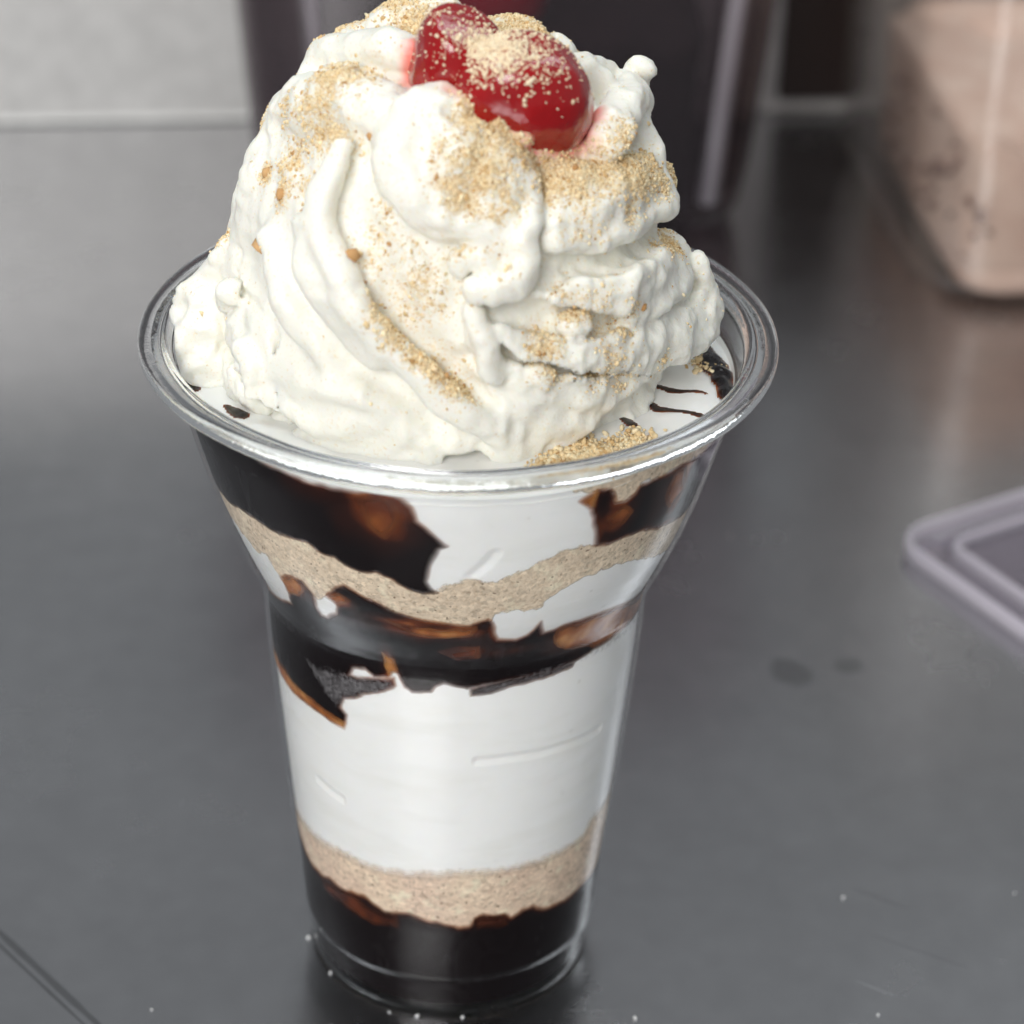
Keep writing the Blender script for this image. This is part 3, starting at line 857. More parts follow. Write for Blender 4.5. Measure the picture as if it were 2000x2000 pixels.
P = np.array([(x * ca2 - y * sa2, x * sa2 + y * ca2, z) for x, y, z, q in SP])
V, F, Cc = grains(P, [q[3] for q in SP], np.ones((len(SP), 3)))
o = mesh_obj('dark_chunks', V, F, M_chunk, smooth=False, kind='stuff', label='small dark chunks among the pale rubble in the right tub', category='biscuit chunks')
o.location = (T2C[0] * MM, T2C[1] * MM, 0)

# clear plastic lid lying on the counter at the right
M_lid = mat_tub('clear_lid_plastic', (.95, .93, .96), .07, (.72, .68, .74), .12)
M_lid_edge = mat_tub('clear_lid_edge', (.92, .90, .93), .42, (.82, .77, .84), .15)
A3 = math.radians(31)
hx3, hy3 = 95.0, 62.0
cx3 = 95.5 + hx3 * math.cos(A3) + hy3 * math.sin(A3)
cy3 = 131.0 + hx3 * math.sin(A3) - hy3 * math.cos(A3)
lid = empty('tub_lid', (cx3, cy3, 0), label='clear plastic tub lid lying on the steel counter at right', category='lid')
def lring(ins, z, r):
    return rr(hx3 - ins, hy3 - ins, r, z, (0, 0), A3)
V, F = loft([lring(0, .6, 9), lring(-.2, 2, 9.2), lring(0, 4.0, 9), lring(.7, 4.5, 8.6), lring(1.4, 4.0, 8.2), lring(1.6, 2, 8), lring(1.5, .6, 8)], False, False)
mesh_obj('rim', V, F, M_lid_edge, lid)
V, F = loft([lring(1.5, 1.2, 8), lring(8.5, 1.0, 5), lring(8.6, 1.8, 5), lring(1.5, 2.0, 8)], False, False)
mesh_obj('flange', V, F, M_lid, lid)
V, F = loft([lring(8.6, 1.0, 5), lring(8.5, 3.2, 5), lring(9.0, 4.0, 4.8), lring(9.9, 4.0, 4.4), lring(10.3, 3.2, 4.2), lring(10.2, 1.8, 4.2)], False, False)
mesh_obj('inner_ridge', V, F, M_lid_edge, lid)
V, F = loft([lring(10.2, 2.4, 4.2), lring(10.2, 3.0, 4.2)], True, True)
mesh_obj('panel', V, F, M_lid, lid)

# ------------------------------------------------------------------ the cup
PZ = np.array([q[0] for q in CUP_PROFILE], float)
PR = np.array([q[1] for q in CUP_PROFILE], float)
WALL = 0.45


def prof_r(z):
    return np.interp(z, PZ, PR)


cup = empty('plastic_cup', (0, 0, 0), label='clear flared plastic dessert cup standing on the steel counter', category='cup')
zs = np.unique(np.concatenate([np.linspace(.4, 114.5, 120), PZ[PZ > .4]]))
outer = [(prof_r(z), z) for z in zs]
inner = [(prof_r(z) - WALL, z) for z in zs[::-1] if z > 1.4]
V, F = revolve([(prof_r(.4) - 1.6, .25)] + outer + inner + [(0.02, 1.3), (0.02, .9), (prof_r(1) - 1.2, .9), (prof_r(.4) - 1.7, .25)], 200)
cw_ob = mesh_obj('cup_wall', V, F, M_clear, cup)
# the filling wets the inner face, so only the outer face mirrors the room
t_ = NT('wetted_inner_plastic')
tr_ = t_.n('BsdfTransparent')
tr_.inputs[0].default_value = (.995, .996, .997, 1)
cw_ob.data.materials.append(t_.end(tr_))
n_out = 1 + len(outer)
mi = np.zeros(len(F), np.int32)
row = np.arange(len(F)) // 200
zrow = np.array([0.0] * n_out + [q[1] for q in inner] + [0.0] * 5)
mi[(row >= n_out) & (zrow[np.minimum(row, len(zrow) - 1)] < 110.8)] = 1
cw_ob.data.polygons.foreach_set('material_index', mi)
# rolled rim: outer bead, groove, inner step
lp = []
for k in range(13):
    a = math.radians(-100 + 230 * k / 12)
    lp.append((47.6 + 1.4 * math.cos(a), 116.1 + 1.3 * math.sin(a)))
lp += [(45.95, 116.9), (45.6, 116.55), (45.2, 116.85), (44.7, 116.9), (44.2, 116.4), (43.85, 115.6), (43.75, 114.8), (43.95, 114.5), (44.3, 114.7), (44.7, 115.3), (45.6, 115.7), (46.6, 115.3)]
V, F = revolve(lp, 300, closed=True)
ang = np.arctan2(V[:, 1], V[:, 0])
V[:, 2] += .08 * np.sin(ang * 5 + 1) + .05 * np.sin(ang * 13)
mesh_obj('rim', V, F, M_rim, cup)
# embossed marks round the foot
V, F = revolve([(24.62, 8.2), (25.15, 8.35), (25.25, 8.7), (25.1, 9.0)], 200)
mesh_obj('foot_bead', V, F, M_clear, cup)

# ------------------------------------------------------------------ layered filling seen through the wall
filling = empty('layered_filling', (0, 0, 3), label='layered white soft serve, biscuit crumb and chocolate syrup inside the cup', category='dessert')
ZB = 1.7
ZT = 111.0
phis = np.concatenate([np.arange(-180, -102, 1.5), np.arange(-102, 102, .32), np.arange(102, 180, 1.5)])
zz = np.arange(ZB, ZT + .01, .30)
NP_, NZ_ = len(phis), len(zz)
US = 33.0 * math.pi / 180
fold = np.where(np.abs(phis) > 86, np.sign(phis) * (172 - np.abs(phis)), phis)
UU, ZZ = np.meshgrid(fold * US, zz)          # (NZ,NP)
PHI = np.repeat(phis[None], NZ_, 0)
JIT = np.stack([PHI.ravel() * US, ZZ.ravel(), np.zeros(PHI.size)], -1)


def sdf_poly(poly, wob=0.25, wl=2.2, seed=1, rough=.2):
    """positive inside"""
    # contours that reach the visible edge run on round the back
    P = np.array([((math.copysign(100, a) if abs(a) > (71.5 if b > 80 else 79) else a) * US, b) for a, b in poly])
    nz1 = vnoise(JIT, wl, seed).reshape(UU.shape) * wob
    nz2 = vnoise(JIT, wl, seed + 5).reshape(UU.shape) * wob
    nz1 = nz1 + vnoise(JIT, .8, seed + 11).reshape(UU.shape) * wob * rough
    nz2 = nz2 + vnoise(JIT, .8, seed + 12).reshape(UU.shape) * wob * rough
    x, y = UU + nz1, ZZ + nz2
    d2 = np.full(x.shape, 1e9)
    ins = np.zeros(x.shape, bool)
    for (x0, y0), (x1, y1) in zip(P, np.roll(P, -1, 0)):
        ex, ey = x1 - x0, y1 - y0
        L2 = ex * ex + ey * ey + 1e-9
        t = np.clip(((x - x0) * ex + (y - y0) * ey) / L2, 0, 1)
        d2 = np.minimum(d2, (x - x0 - t * ex) ** 2 + (y - y0 - t * ey) ** 2)
        if abs(ey) > 1e-9:
            ins ^= ((y0 > y) != (y1 > y)) & (x < ex * (y - y0) / ey + x0)
    return np.where(ins, 1, -1) * np.sqrt(d2)


def below_curve(curve):
    c = sorted(curve)
    # close it far below, so the polygon is the region under the contour
    return [(c[0][0] - 60, c[0][1])] + c + [(c[-1][0] + 60, c[-1][1]), (c[-1][0] + 60, -30), (c[0][0] - 60, -30)]


COLS = np.arange(NP_)


def build_layer(name, f, off, mat, thick=None, label=None, edge=.5, dent=None, fade=1.0, grow=.4):
    f = f + grow
    R = prof_r(ZZ) - WALL - .55
    bulge = off * np.clip(.35 + f / edge, .1, 1)
    rad = R + bulge
    if dent is not None:
        rad = rad - dent
    pos_u, pos_z = np.radians(PHI).copy(), ZZ.copy()
    ins = f > 0
    j2 = (COLS + 1) % NP_
    any_in = ins[:-1] | ins[1:]
    any_in = any_in | any_in[:, j2]
    # drag the outer corners of border cells back to the contour
    gz = np.gradient(f, axis=0) / .30
    gu = np.gradient(f, axis=1) / (np.gradient(phis)[None] * US)
    m = ~ins
    gl = gz ** 2 + gu ** 2 + .05
    st = np.clip(-f / gl, 0, .6)
    pos_z = np.where(m, np.clip(pos_z + st * gz, ZB, ZT), pos_z)
    pos_u = np.where(m, pos_u + st * gu / 33.0 * np.sign(np.where(np.abs(PHI) > 86, -1, 1)), pos_u)
    X = rad * np.sin(pos_u)
    Y = -rad * np.cos(pos_u)
    V = np.stack([X, Y, pos_z], -1).reshape(-1, 3)
    i, j = np.nonzero(any_in)
    F = np.stack([i * NP_ + j, i * NP_ + (j + 1) % NP_, (i + 1) * NP_ + (j + 1) % NP_, (i + 1) * NP_ + j], -1)
    used, inv = np.unique(F.ravel(), return_inverse=True)
    at = {'edge': np.clip(f / fade, 0, 1).reshape(-1)[used]}
    if thick is not None:
        at['thick'] = thick.reshape(-1)[used]
    V = V[used] - [0, 0, 3]
    o = mesh_obj(name, V, inv.reshape(-1, 4), mat, filling, attrs=at)
    if label:
        o['label'] = label
    return o


thin = np.zeros(UU.shape)
for (a, z, rx, rz, s_) in THIN:
    rx, rz = rx * 1.3, rz * 1.3
    q = ((UU - a * US) / rx) ** 2 + ((ZZ - z) / rz) ** 2
    q = q * (1 + .5 * vnoise(JIT, 3.0, 31).reshape(UU.shape))
    thin = np.maximum(thin, s_ * np.exp(-q * 1.1))
tn = vnoise(JIT, 4.5, 21).reshape(UU.shape) * .5 + vnoise(JIT, 1.6, 22).reshape(UU.shape) * .3


def thickness(f, w):
    e = np.clip((f + .38 + .55 * tn) / (w * (1 + .5 * tn)), 0, 1)
    return np.clip(e * (1 - .9 * thin * (1 + .25 * tn)), 0, 1)


dent = np.zeros(UU.shape)
for line in DENT:
    dm = np.full(UU.shape, 1e9)
    for (a0, z0), (a1, z1) in zip(line[:-1], line[1:]):
        ex, ey = (a1 - a0) * US, z1 - z0
        t_ = np.clip(((UU - a0 * US) * ex + (ZZ - z0) * ey) / (ex * ex + ey * ey), 0, 1)
        dm = np.minimum(dm, np.hypot(UU - a0 * US - t_ * ex, ZZ - z0 - t_ * ey))
    dent = np.maximum(dent, np.interp(dm, [0, .3, 1.1], [.32, .25, 0]))
big = np.full(UU.shape, 5.0)
build_layer('soft_serve', big, 0.0, M_soft, dent=dent)
low_crumb = sdf_poly(below_curve(CRUMB_LOW), .35, 1.6, 2, .8)
build_layer('lower_crumb', low_crumb, .12, M_crumb_low, fade=3.2, grow=.8)
f = sdf_poly(below_curve(SYRUP_BOTTOM), .25, 1.5, 3)
build_layer('bottom_syrup', f, .26, M_syrup, thickness(f, 1.9))
f_cu = sdf_poly(CRUMB_UP, .35, 1.2, 4, .8)
build_layer('upper_crumb', f_cu, .12, M_crumb, fade=1.2, grow=.4)
f = sdf_poly(CRUMB_TOP, .5, 1.2, 5, .8)
build_layer('top_crumb', f, .14, M_crumb)
films = [sdf_poly(nm, .12, 1.0, sd) for nm, sd in ((FILM_A, 9), (FILM_B, 10), (FILM_C, 11))]
f = np.maximum(sdf_poly(SYRUP_MID, .22, 1.6, 6), np.maximum(films[0], films[1]) - .15)
build_layer('middle_syrup', f, .26, M_syrup, thickness(f, 1.5))
f = sdf_poly(SYRUP_UP_LEFT, .22, 1.4, 7)
build_layer('upper_syrup', f, .26, M_syrup, thickness(f, 1.1))
f = sdf_poly(SYRUP_UP_RIGHT, .22, 1.4, 8)
build_layer('upper_syrup', f, .26, M_syrup, thickness(f, 1.6))
for q, (poly, t0) in enumerate(AMBER):
    f = np.where(np.abs(PHI) > 86, -5, sdf_poly(poly, .35, 1.6, 110 + q))
    build_layer('syrup_smear', f, .31, M_syrup, np.clip(t0 + .22 * tn, 0, 1), fade=1.6, grow=.5)
for f in films:
    f = np.where(np.abs(PHI) > 86, -5, f)
    build_layer('syrup_film', f, .34, M_film, np.clip(f / 1.2, 0, 1))

# top surface of the filling
def top_z(x, y):
    P = np.stack([x, y, 0 * x], -1)
    return 110.4 + .5 * vnoise(P, 9, 41) + .18 * vnoise(P, 3, 42) - .6 * np.clip((np.hypot(x, y) - 38) / 4, 0, 1)


rr_ = np.linspace(0.1, prof_r(110.6) - WALL - .5, 44)
aa_ = np.linspace(0, 2 * np.pi, 180, endpoint=False)
RR, AA = np.meshgrid(rr_, aa_, indexing='ij')
X, Y = (RR * np.cos(AA)).ravel(), (RR * np.sin(AA)).ravel()
I, J = np.meshgrid(np.arange(43), np.arange(180), indexing='ij')
F = np.stack([I * 180 + J, (I + 1) * 180 + J, (I + 1) * 180 + (J + 1) % 180, I * 180 + (J + 1) % 180], -1).reshape(-1, 4)
mesh_obj('filling_top', np.stack([X, Y, top_z(X, Y) - 3], -1), F, M_soft, filling)


def puddle(name, poly, hgt, wob, seed):
    """a lens of syrup lying on the filling, outline poly"""
    P = np.array(poly, float)
    x0, y0 = P.min(0) - 2
    x1, y1 = P.max(0) + 2
    st = .3
    xs, ys = np.arange(x0, x1, st), np.arange(y0, y1, st)
    X, Y = np.meshgrid(xs, ys)
    Q = np.stack([X.ravel(), Y.ravel(), 0 * X.ravel()], -1)
    x = X + vnoise(Q, 2.4, seed).reshape(X.shape) * wob
    y = Y + vnoise(Q, 2.4, seed + 1).reshape(X.shape) * wob
    d2 = np.full(x.shape, 1e9)
    ins = np.zeros(x.shape, bool)
    for (ax, ay), (bx, by) in zip(P, np.roll(P, -1, 0)):
        ex, ey = bx - ax, by - ay
        t = np.clip(((x - ax) * ex + (y - ay) * ey) / (ex * ex + ey * ey + 1e-9), 0, 1)
        d2 = np.minimum(d2, (x - ax - t * ex) ** 2 + (y - ay - t * ey) ** 2)
        if abs(ey) > 1e-9:
            ins ^= ((ay > y) != (by > y)) & (x < ex * (y - ay) / ey + ax)
    f = np.where(ins, 1, -1) * np.sqrt(d2)
    ok = np.hypot(X, Y) < prof_r(110.6) - WALL - .45
    fin = (f > -.15) & ok
    cell = fin[:-1, :-1] & fin[1:, :-1] & fin[:-1, 1:] & fin[1:, 1:]
    i, j = np.nonzero(cell)
    n = X.shape[1]
    F = np.stack([i * n + j, i * n + j + 1, (i + 1) * n + j + 1, (i + 1) * n + j], -1)
    Z = top_z(X.ravel(), Y.ravel()) + (hgt * np.sqrt(np.clip((f + .15) / 2.0, 0, 1))).ravel() - .05 \
        + .35 * hgt * vnoise(Q, 1.7, seed + 2)
    V = np.stack([X.ravel(), Y.ravel(), Z - 3], -1)
    used, inv = np.unique(F.ravel(), return_inverse=True)
    th = np.clip((f.ravel() + .2) / 1.2, 0, 1)[used]
    mesh_obj(name, V[used], inv.reshape(-1, 4), M_syrup_wet, filling, attrs={'thick': th})


puddle('syrup_pool', POOL, 1.0, .7, 51)
for line in STREAKS:
    P = np.array([q[:2] for q in line], float)
    w = np.array([q[2] for q in line], float)
    tg = np.gradient(P, axis=0)
    nr = np.stack([-tg[:, 1], tg[:, 0]], -1) / (np.linalg.norm(tg, axis=1, keepdims=True) + 1e-9)
    puddle('syrup_streak', np.concatenate([P + nr * w[:, None] * .95, (P - nr * w[:, None] * .95)[::-1]]), .25, .3, 61)

# ------------------------------------------------------------------ whipped cream: distance field, then surface nets
H = 0.5
O = np.array([-47.0, -46.0, 106.0])
N = (np.array([47.0, 50.0, 174.0]) - O) / H
N = N.astype(int)
gx = O[0] + H * np.arange(N[0])
gy = O[1] + H * np.arange(N[1])
gz_ = O[2] + H * np.arange(N[2])
MZ = np.array([q[0] for q in MOUND], float)
MRR = np.array([q[1] for q in MOUND], float) - 2.6
MYY = np.array([q[2] for q in MOUND], float)
mr = np.interp(gz_, MZ, MRR, right=-1)
mr = np.where(gz_ > 164.5, 3.5 - 2.6 - (gz_ - 164.5) * 1.5, mr)
my = np.interp(gz_, MZ, MYY)
slope = np.abs(np.gradient(mr, H))
cosf = 1 / np.sqrt(1 + slope ** 2)
D = (np.sqrt((gx[:, None, None] + 1) ** 2 + (gy[None, :, None] - my[None, None]) ** 2) - mr[None, None]) * cosf[None, None]
D = D.astype(np.float32)


def add_chain(pts, k):
    global D
    cut = k < 0                       # a negative k scoops a valley out
    k = abs(k)
    pts = np.array(pts, float)
    # resample the polyline with a Catmull-Rom spline
    if len(pts) > 2:
        Pp = np.concatenate([2 * pts[:1] - pts[1:2], pts, 2 * pts[-1:] - pts[-2:-1]])
        out = []
        for q in range(len(pts) - 1):
            p0, p1, p2, p3 = Pp[q:q + 4]
            for t in (0, .34, .67):
                out.append(.5 * (2 * p1 + (p2 - p0) * t + (2 * p0 - 5 * p1 + 4 * p2 - p3) * t * t + (3 * p1 - p0 - 3 * p2 + p3) * t ** 3))
        out.append(pts[-1])
        pts = np.array(out)
    lo = (pts[:, :3] - pts[:, 3:4]).min(0) - k - 2.0
    hi = (pts[:, :3] + pts[:, 3:4]).max(0) + k + 2.0
    a = np.clip(((lo - O) / H).astype(int), 0, N)
    b = np.clip(((hi - O) / H).astype(int) + 1, 0, N)
    sl = tuple(slice(a[q], b[q]) for q in range(3))
    X, Y, Z = np.meshgrid(gx[sl[0]], gy[sl[1]], gz_[sl[2]], indexing='ij', sparse=True)
    best = np.full((b[0] - a[0], b[1] - a[1], b[2] - a[2]), 1e3, np.float32)
    for p, q in zip(pts[:-1], pts[1:]):
        e = q[:3] - p[:3]
        L2 = e @ e + 1e-9
        t = np.clip(((X - p[0]) * e[0] + (Y - p[1]) * e[1] + (Z - p[2]) * e[2]) / L2, 0, 1)
        d = np.sqrt((X - p[0] - t * e[0]) ** 2 + (Y - p[1] - t * e[1]) ** 2 + (Z - p[2] - t * e[2]) ** 2) - (p[3] + t * (q[3] - p[3]))
        best = np.minimum(best, d)
    A = D[sl]
    if cut:
        A, best = -A, best
    hh = np.clip(.5 + .5 * (best - A) / k, 0, 1)
    out = best * (1 - hh) + A * hh - k * hh * (1 - hh)
    D[sl] = -out if cut else out


for k, pts in RIDGES:
    add_chain(pts, k)
# swirl folds round the far side, climbing as the near ones do
for q in range(7):
    a0 = 10 + q * 24
    pts = []
    for s_ in np.linspace(0, 1, 7):
        z = 111 + s_ * 46
        a = math.radians(a0 + 75 * (1 - s_) - 20)
        a = max(math.radians(5), min(math.radians(178), a))
        R = np.interp(z, MZ, MRR) + .6
        pts.append((-1 + R * math.cos(a), np.interp(z, MZ, MYY) + R * math.sin(a), z, 4.6 - 1.8 * s_))
    add_chain(pts, 1.2)


def surface_nets(D, O, H):
    ins = D < 0
    nx, ny, nz = D.shape
    c = np.zeros((nx - 1, ny - 1, nz - 1), np.int8)
    for dx in (0, 1):
        for dy in (0, 1):
            for dz in (0, 1):
                c += ins[dx:nx - 1 + dx, dy:ny - 1 + dy, dz:nz - 1 + dz]
    ci = np.nonzero((c > 0) & (c < 8))
    idx = -np.ones(c.shape, np.int64)
    idx[ci] = np.arange(len(ci[0]))
    base = np.stack(ci, -1)
    acc = np.zeros((len(base), 3))
    cnt = np.zeros(len(base))
    cor = [(0, 0, 0), (1, 0, 0), (0, 1, 0), (1, 1, 0), (0, 0, 1), (1, 0, 1), (0, 1, 1), (1, 1, 1)]
    for i in range(8):
        for j in range(i + 1, 8):
            if sum(abs(a - b) for a, b in zip(cor[i], cor[j])) != 1:
                continue
            A = base + cor[i]
            B = base + cor[j]
            da = D[A[:, 0], A[:, 1], A[:, 2]]
            db = D[B[:, 0], B[:, 1], B[:, 2]]
            m = (da < 0) != (db < 0)
            t = np.where(m, da / (da - db + 1e-12), 0)
            acc += np.where(m[:, None], A + t[:, None] * (B - A), 0)
            cnt += m
    V = O + H * acc / cnt[:, None]
    Fs = []
    for ax in range(3):
        s0 = [slice(1, -1)] * 3
        s1 = [slice(1, -1)] * 3
        s0[ax] = slice(0, -1)
        s1[ax] = slice(1, None)
        a, b = ins[tuple(s0)], ins[tuple(s1)]
        e = np.stack(np.nonzero(a != b), -1)
        off = np.ones(3, int)
        off[ax] = 0
        e = e + off
        o1, o2 = [(1, 2), (2, 0), (0, 1)][ax]
        d1 = np.zeros(3, int); d1[o1] = 1
        d2 = np.zeros(3, int); d2[o2] = 1
        q = [e - d1 - d2, e - d2, e, e - d1]
        q = np.stack([idx[p[:, 0], p[:, 1], p[:, 2]] for p in q], -1)
        fl = ins[e[:, 0], e[:, 1], e[:, 2]]
        q[~fl] = q[~fl][:, ::-1]
        Fs.append(q)
    F = np.concatenate(Fs)
    return V, F[(F >= 0).all(1)]


D[:, :, 0] = 1
V, F = surface_nets(D, O, H)


def vnormals(V, F):
    n = np.cross(V[F[:, 2]] - V[F[:, 0]], V[F[:, 3]] - V[F[:, 1]])
    N_ = np.zeros_like(V)
    for k in range(4):
        np.add.at(N_, F[:, k], n)
    return N_ / (np.linalg.norm(N_, axis=1, keepdims=True) + 1e-12), np.linalg.norm(n, axis=1) * .5


NV, _ = vnormals(V, F)
# sharpen: push every crest out and every crease in against a relaxed copy
ed_ = np.unique(np.sort(np.concatenate([F[:, [0, 1]], F[:, [1, 2]], F[:, [2, 3]], F[:, [3, 0]]]), 1), axis=0)
deg = np.bincount(ed_.ravel(), minlength=len(V)).astype(float)[:, None]
Vs = V.copy()
for _ in range(14):
    acc = np.zeros_like(Vs)
    for q in range(3):
        acc[:, q] = np.bincount(ed_[:, 0], Vs[ed_[:, 1], q], len(V)) + np.bincount(ed_[:, 1], Vs[ed_[:, 0], q], len(V))
    Vs = .4 * Vs + .6 * acc / deg
dl = ((V - Vs) * NV).sum(1)
V = V + NV * np.clip(dl * 1.1, -1.0, .9)[:, None]
wv = np.stack([vnoise(V, 8, 71), vnoise(V, 8, 72), vnoise(V, 8, 73)], -1) * .9 \
    + np.stack([vnoise(V, 3.4, 74), vnoise(V, 3.4, 75), vnoise(V, 3.4, 76)], -1) * .5
# curdled, ragged texture towards the skirts and the right, smoother on the big left fold
rag = np.clip(.5 + .6 * vnoise(V, 14, 79) + .006 * V[:, 0] + .5 * np.clip((122 - V[:, 2]) / 12, 0, 1)
              + 1.0 * np.clip((-V[:, 0] - 24) / 8, 0, 1) * np.clip((130 - V[:, 2]) / 10, 0, 1), .16, 1.6)
rip = 1 - np.abs(vnoise(V + 2 * wv, 4.2, 80)) * 2
rip2 = 1 - np.abs(vnoise(V + wv, 2.3, 84)) * 2
fine = .30 * vnoise(V + wv, 1.9, 77) + .18 * vnoise(V, 1.1, 78) + .40 * rip + .24 * rip2
V = V + wv + NV * (fine * rag)[:, None]
V[:, 2] = np.maximum(V[:, 2], 108)
rad_ = np.hypot(V[:, 0], V[:, 1])
lim = prof_r(np.minimum(V[:, 2], 114)) - WALL - .5
sc_ = np.where((V[:, 2] < 117.5) & (rad_ > lim), lim / rad_, 1)
V[:, 0] *= sc_
V[:, 1] *= sc_
NV, FA = vnormals(V, F)
cream_V, cream_F, cream_N = V, F, NV

# cherries: where they sit
CH = [dict(c=(-1.0, -9.0, 162.6), r=(6.6, 6.4, 8.4), tilt=(.1, .12, .2)), dict(c=(8.2, -12.5, 159.0), r=(10.2, 7.8, 9.0), tilt=(.2, .55, .15))]

dust = np.zeros(len(V))
for (x, y, z, s_, w) in DUST:
    d2 = ((V - [x, y, z]) ** 2).sum(1)
    d2 = ((V - V[d2.argmin()]) ** 2).sum(1)
    dust = np.maximum(dust, w * np.exp(-d2 / (1.35 * s_ * s_)))
dn = .9 + .45 * vnoise(V, 2.2, 81) + .35 * vnoise(V, .9, 82)
back = np.clip((V[:, 1] - 8) / 14, 0, 1) * np.clip(NV[:, 2], 0, 1) * .6
dust = np.maximum(dust, back) * np.clip(.6 + .8 * NV[:, 2], .35, 1.1)
density = np.clip(dust * dn, 0, 1.3)
stain = np.zeros(len(V))
for c in CH:
    q = np.sqrt((((V - c['c']) / c['r']) ** 2).sum(1))
    stain = np.maximum(stain, np.clip(1.34 - q + .14 * vnoise(V, 2.2, 83), 0, .28) / .28)
cw = np.array([.895, .88, .80])
cd = np.array([.80, .66, .43])
cs = np.array([.93, .22, .17])
col = np.repeat(cw[None], len(V), 0)
k2 = (stain ** 1.3 * .95)[:, None]
col = col * (1 - k2) + cs * k2
zc = 108.0
cream = mesh_obj('whipped_cream', V - [0, 0, zc], F, M_cream, label='tall swirl of white whipped cream dusted with biscuit crumbs on top of the cup', category='whipped cream', attrs={'col': col, 'dust': density})
cream.location = (0, 0, zc * MM)

# ------------------------------------------------------------------ cherries
def cherry(c, label):
    n1, n2 = 40, 60
    th = np.linspace(.001, np.pi - .001, n1)
    ph_ = np.linspace(0, 2 * np.pi, n2, endpoint=False)
    T, Pq = np.meshgrid(th, ph_, indexing='ij')
    S = np.stack([np.sin(T) * np.cos(Pq), np.sin(T) * np.sin(Pq), np.cos(T)], -1).reshape(-1, 3)
    rad = 1 + .09 * vnoise(S, .7, c['s']) + .03 * vnoise(S, .3, c['s'] + 1)
    P = np.sign(S) * np.abs(S) ** .92 * rad[:, None] * np.array(c['r'])
    if 'flat' in c:
        nrm, dd = np.array(c['flat'][:3], float), c['flat'][3]
        nrm /= np.linalg.norm(nrm)
        ex = P @ nrm - dd
        P = P - np.clip(ex, 0, None)[:, None] * nrm * .85
    Mx = np.array(Matrix.Rotation(c['tilt'][0], 3, 'X') @ Matrix.Rotation(c['tilt'][1], 3, 'Y') @ Matrix.Rotation(c['tilt'][2], 3, 'Z'))
    P = P @ Mx.T
    I, J = np.meshgrid(np.arange(n1 - 1), np.arange(n2), indexing='ij')
    F = np.stack([I * n2 + J, (I + 1) * n2 + J, (I + 1) * n2 + (J + 1) % n2, I * n2 + (J + 1) % n2], -1).reshape(-1, 4)
    o = mesh_obj('glace_cherry', P, F, M_cherry, label=label, category='cherry', group='cherries on the whipped cream')
    o.location = [q * MM for q in c['c']]
    return P + np.array(c['c']), F


CH[0].update(s=91, flat=(.3, -.3, .9, 6.0))
CH[1].update(s=95)
cherryP = [cherry(CH[0], 'upright red glace cherry at the back left, with a flat top'), cherry(CH[1], 'round red glace cherry in front, heavily dusted with crumbs')]

# ------------------------------------------------------------------ biscuit dust: grains on cream, cherries and filling
def sample_mesh(V, F, wv, n):
    tri = np.concatenate([F[:, [0, 1, 2]], F[:, [0, 2, 3]]])
    ar = np.linalg.norm(np.cross(V[tri[:, 1]] - V[tri[:, 0]], V[tri[:, 2]] - V[tri[:, 0]]), axis=1)
    w = ar * wv[tri].mean(1)
    w = w / w.sum()
    k = rng.choice(len(tri), n, p=w)
    a, b = rng.random(n), rng.random(n)
    fl = a + b > 1
    a[fl], b[fl] = 1 - a[fl], 1 - b[fl]
    t = tri[k]
    return V[t[:, 0]] + a[:, None] * (V[t[:, 1]] - V[t[:, 0]]) + b[:, None] * (V[t[:, 2]] - V[t[:, 0]]), t[:, 0]


PAL = np.array([(.84, .67, .41), (.78, .59, .33), (.87, .75, .51), (.66, .44, .21), (.50, .29, .12), (.80, .63, .40)])
PW = np.array([.3, .22, .24, .12, .05, .07])


def pick(n):
    c = PAL[rng.choice(len(PAL), n, p=PW)]
    return c * rng.uniform(.85, 1.1, (n, 1))


P1, k1_ = sample_mesh(cream_V, cream_F, np.clip(density - .08, 0, 1.2) ** 1.25, 34000)
P2, _ = sample_mesh(cream_V, cream_F, np.clip(cream_N[:, 2], 0.02, 1) * (cream_V[:, 2] > 112), 700)
Pn = np.concatenate([P1, P2])
sz = np.concatenate([np.clip(rng.lognormal(-1.85, .42, len(P1)), .07, .5), np.clip(rng.lognormal(-1.75, .4, len(P2)), .07, .4)])
V, F, Cc = grains(Pn, sz, pick(len(Pn)))
mesh_obj('biscuit_dust', V - [0, 0, zc], F, M_grain, smooth=False, attrs={'col': Cc}, kind='stuff', label='fine tan biscuit crumbs sprinkled over the whipped cream', category='crumbs').location = (0, 0, zc * MM)

# on the cherries
Pl, Sl, Cl = [], [], []
for q, (Pv, Fv) in enumerate(cherryP):
    nv, _ = vnormals(Pv, Fv)
    cen = np.array([4.8, -15.5, 166.5])
    wv_ = np.clip(nv[:, 2] * 1.1 + .15, 0, 1) * (.05 + 2.2 * np.exp(-((Pv - cen) ** 2).sum(1) / 4.6 ** 2)) * np.clip(.8 + .8 * vnoise(Pv, 2.5, 99), .1, 2)
    pts, _ = sample_mesh(Pv, Fv, wv_, 1100 if q == 0 else 2600)
    Pl.append(pts)
    Sl.append(np.clip(rng.lognormal(-1.75, .4, len(pts)), .08, .5))
    Cl.append(np.clip(pick(len(pts)) * .6 + np.array([.36, .325, .27]), 0, .93))
V, F, Cc = grains(np.concatenate(Pl), np.concatenate(Sl), np.concatenate(Cl))
mesh_obj('biscuit_dust', V - [0, 0, 160], F, M_grain, smooth=False, attrs={'col': Cc}, kind='stuff', label='pale crumbs clinging to the tops of the two cherries', category='crumbs').location = (0, 0, .160)

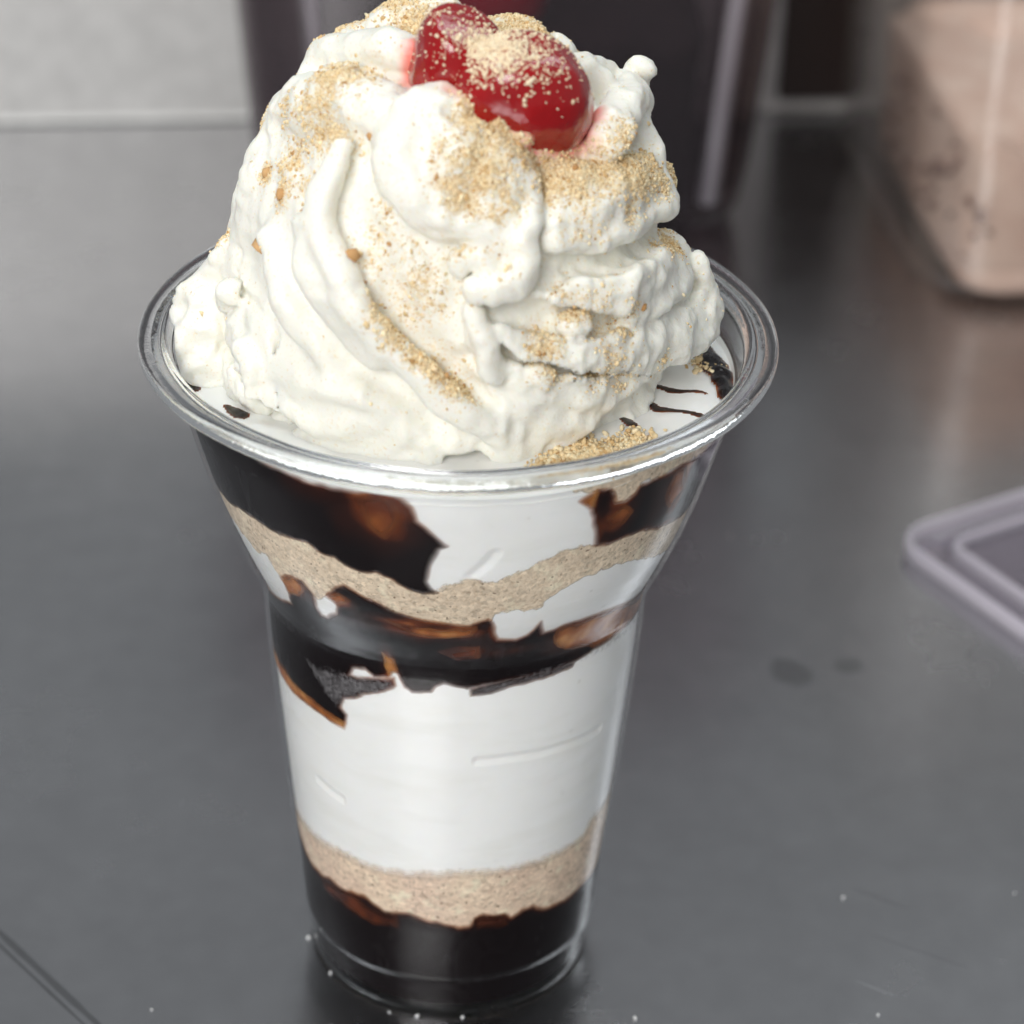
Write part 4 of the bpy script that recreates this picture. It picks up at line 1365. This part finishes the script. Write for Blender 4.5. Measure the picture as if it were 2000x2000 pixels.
# on the filling by the front right of the rim
Pl = []
for (x, y, s_, w) in TOPDUST:
    n = int(500 * w)
    q = rng.normal(size=(n, 2)) * s_ * .7 + [x, y]
    Pl.append(q)
q = np.concatenate(Pl)
q = q[np.hypot(q[:, 0], q[:, 1]) < 41.8]
Pn = np.stack([q[:, 0], q[:, 1], top_z(q[:, 0], q[:, 1]) + rng.uniform(0, .5, len(q))], -1)
V, F, Cc = grains(Pn, np.clip(rng.lognormal(-1.3, .4, len(q)), .12, .7), pick(len(q)))
mesh_obj('biscuit_dust', V - [0, 0, 110], F, M_grain, smooth=False, attrs={'col': Cc}, kind='stuff', label='loose crumbs on the filling against the front right of the rim', category='crumbs').location = (0, 0, .110)

# larger toasted nut pieces
NUT_LABELS = ['oval toasted nut piece low on the left flank of the cream', 'wide tan nut flake on the upper left flank of the cream',
              'rounded nut bit above the wide flake on the left flank', 'narrow nut sliver right of the wide flake on the left flank',
              'brown nut bit in the hollow right of the main cream ridge', 'tiny dark nut speck touching the brown bit in the hollow',
              'small nut speck lower in the hollow beside the main ridge', 'nut speck on the dusted ledge beside the cream knob',
              'nut bit on the dusted ledge just below the front cherry', 'reddish nut sliver on the right middle shelf of the cream',
              'nut sliver at the low end of the dusted hollow', 'small nut speck on the dusted right shelf under the front cherry',
              'nut speck left of the cream knob near the top', 'round nut bit at the far right edge of the lowest shelf']
for (x, y, z, s_), lb in zip(NUTS, NUT_LABELS):
    k = ((cream_V - [x, y, z]) ** 2).sum(1).argmin()
    p0 = cream_V[k]
    V, F, _c = grains(np.zeros((1, 3)), [s_], np.ones((1, 3)))
    cc = np.array(random.choice([(.56, .32, .14), (.62, .38, .18), (.50, .27, .11)]))
    o = mesh_obj('nut_piece', V, F, M_grain, attrs={'col': np.repeat(cc[None], 12, 0)}, label=lb, category='nut piece', group='nut pieces on the whipped cream')
    o.location = [float(q) * MM for q in p0 + cream_N[k] * s_ * .15]

# stray sugar grains on the counter
for (x, y, s_) in GRAINS:
    s_ *= .7
    V, F, _c = grains(np.zeros((1, 3)), [s_], np.ones((1, 3)))
    o = mesh_obj('sugar_grain', V, F, M_sugar, smooth=False, attrs={'col': np.full((12, 3), .85)}, label='tiny white sugar grain lying on the steel counter', category='sugar grain', group='sugar grains on the counter')
    o.location = (x * MM, y * MM, s_ * .5 * MM)
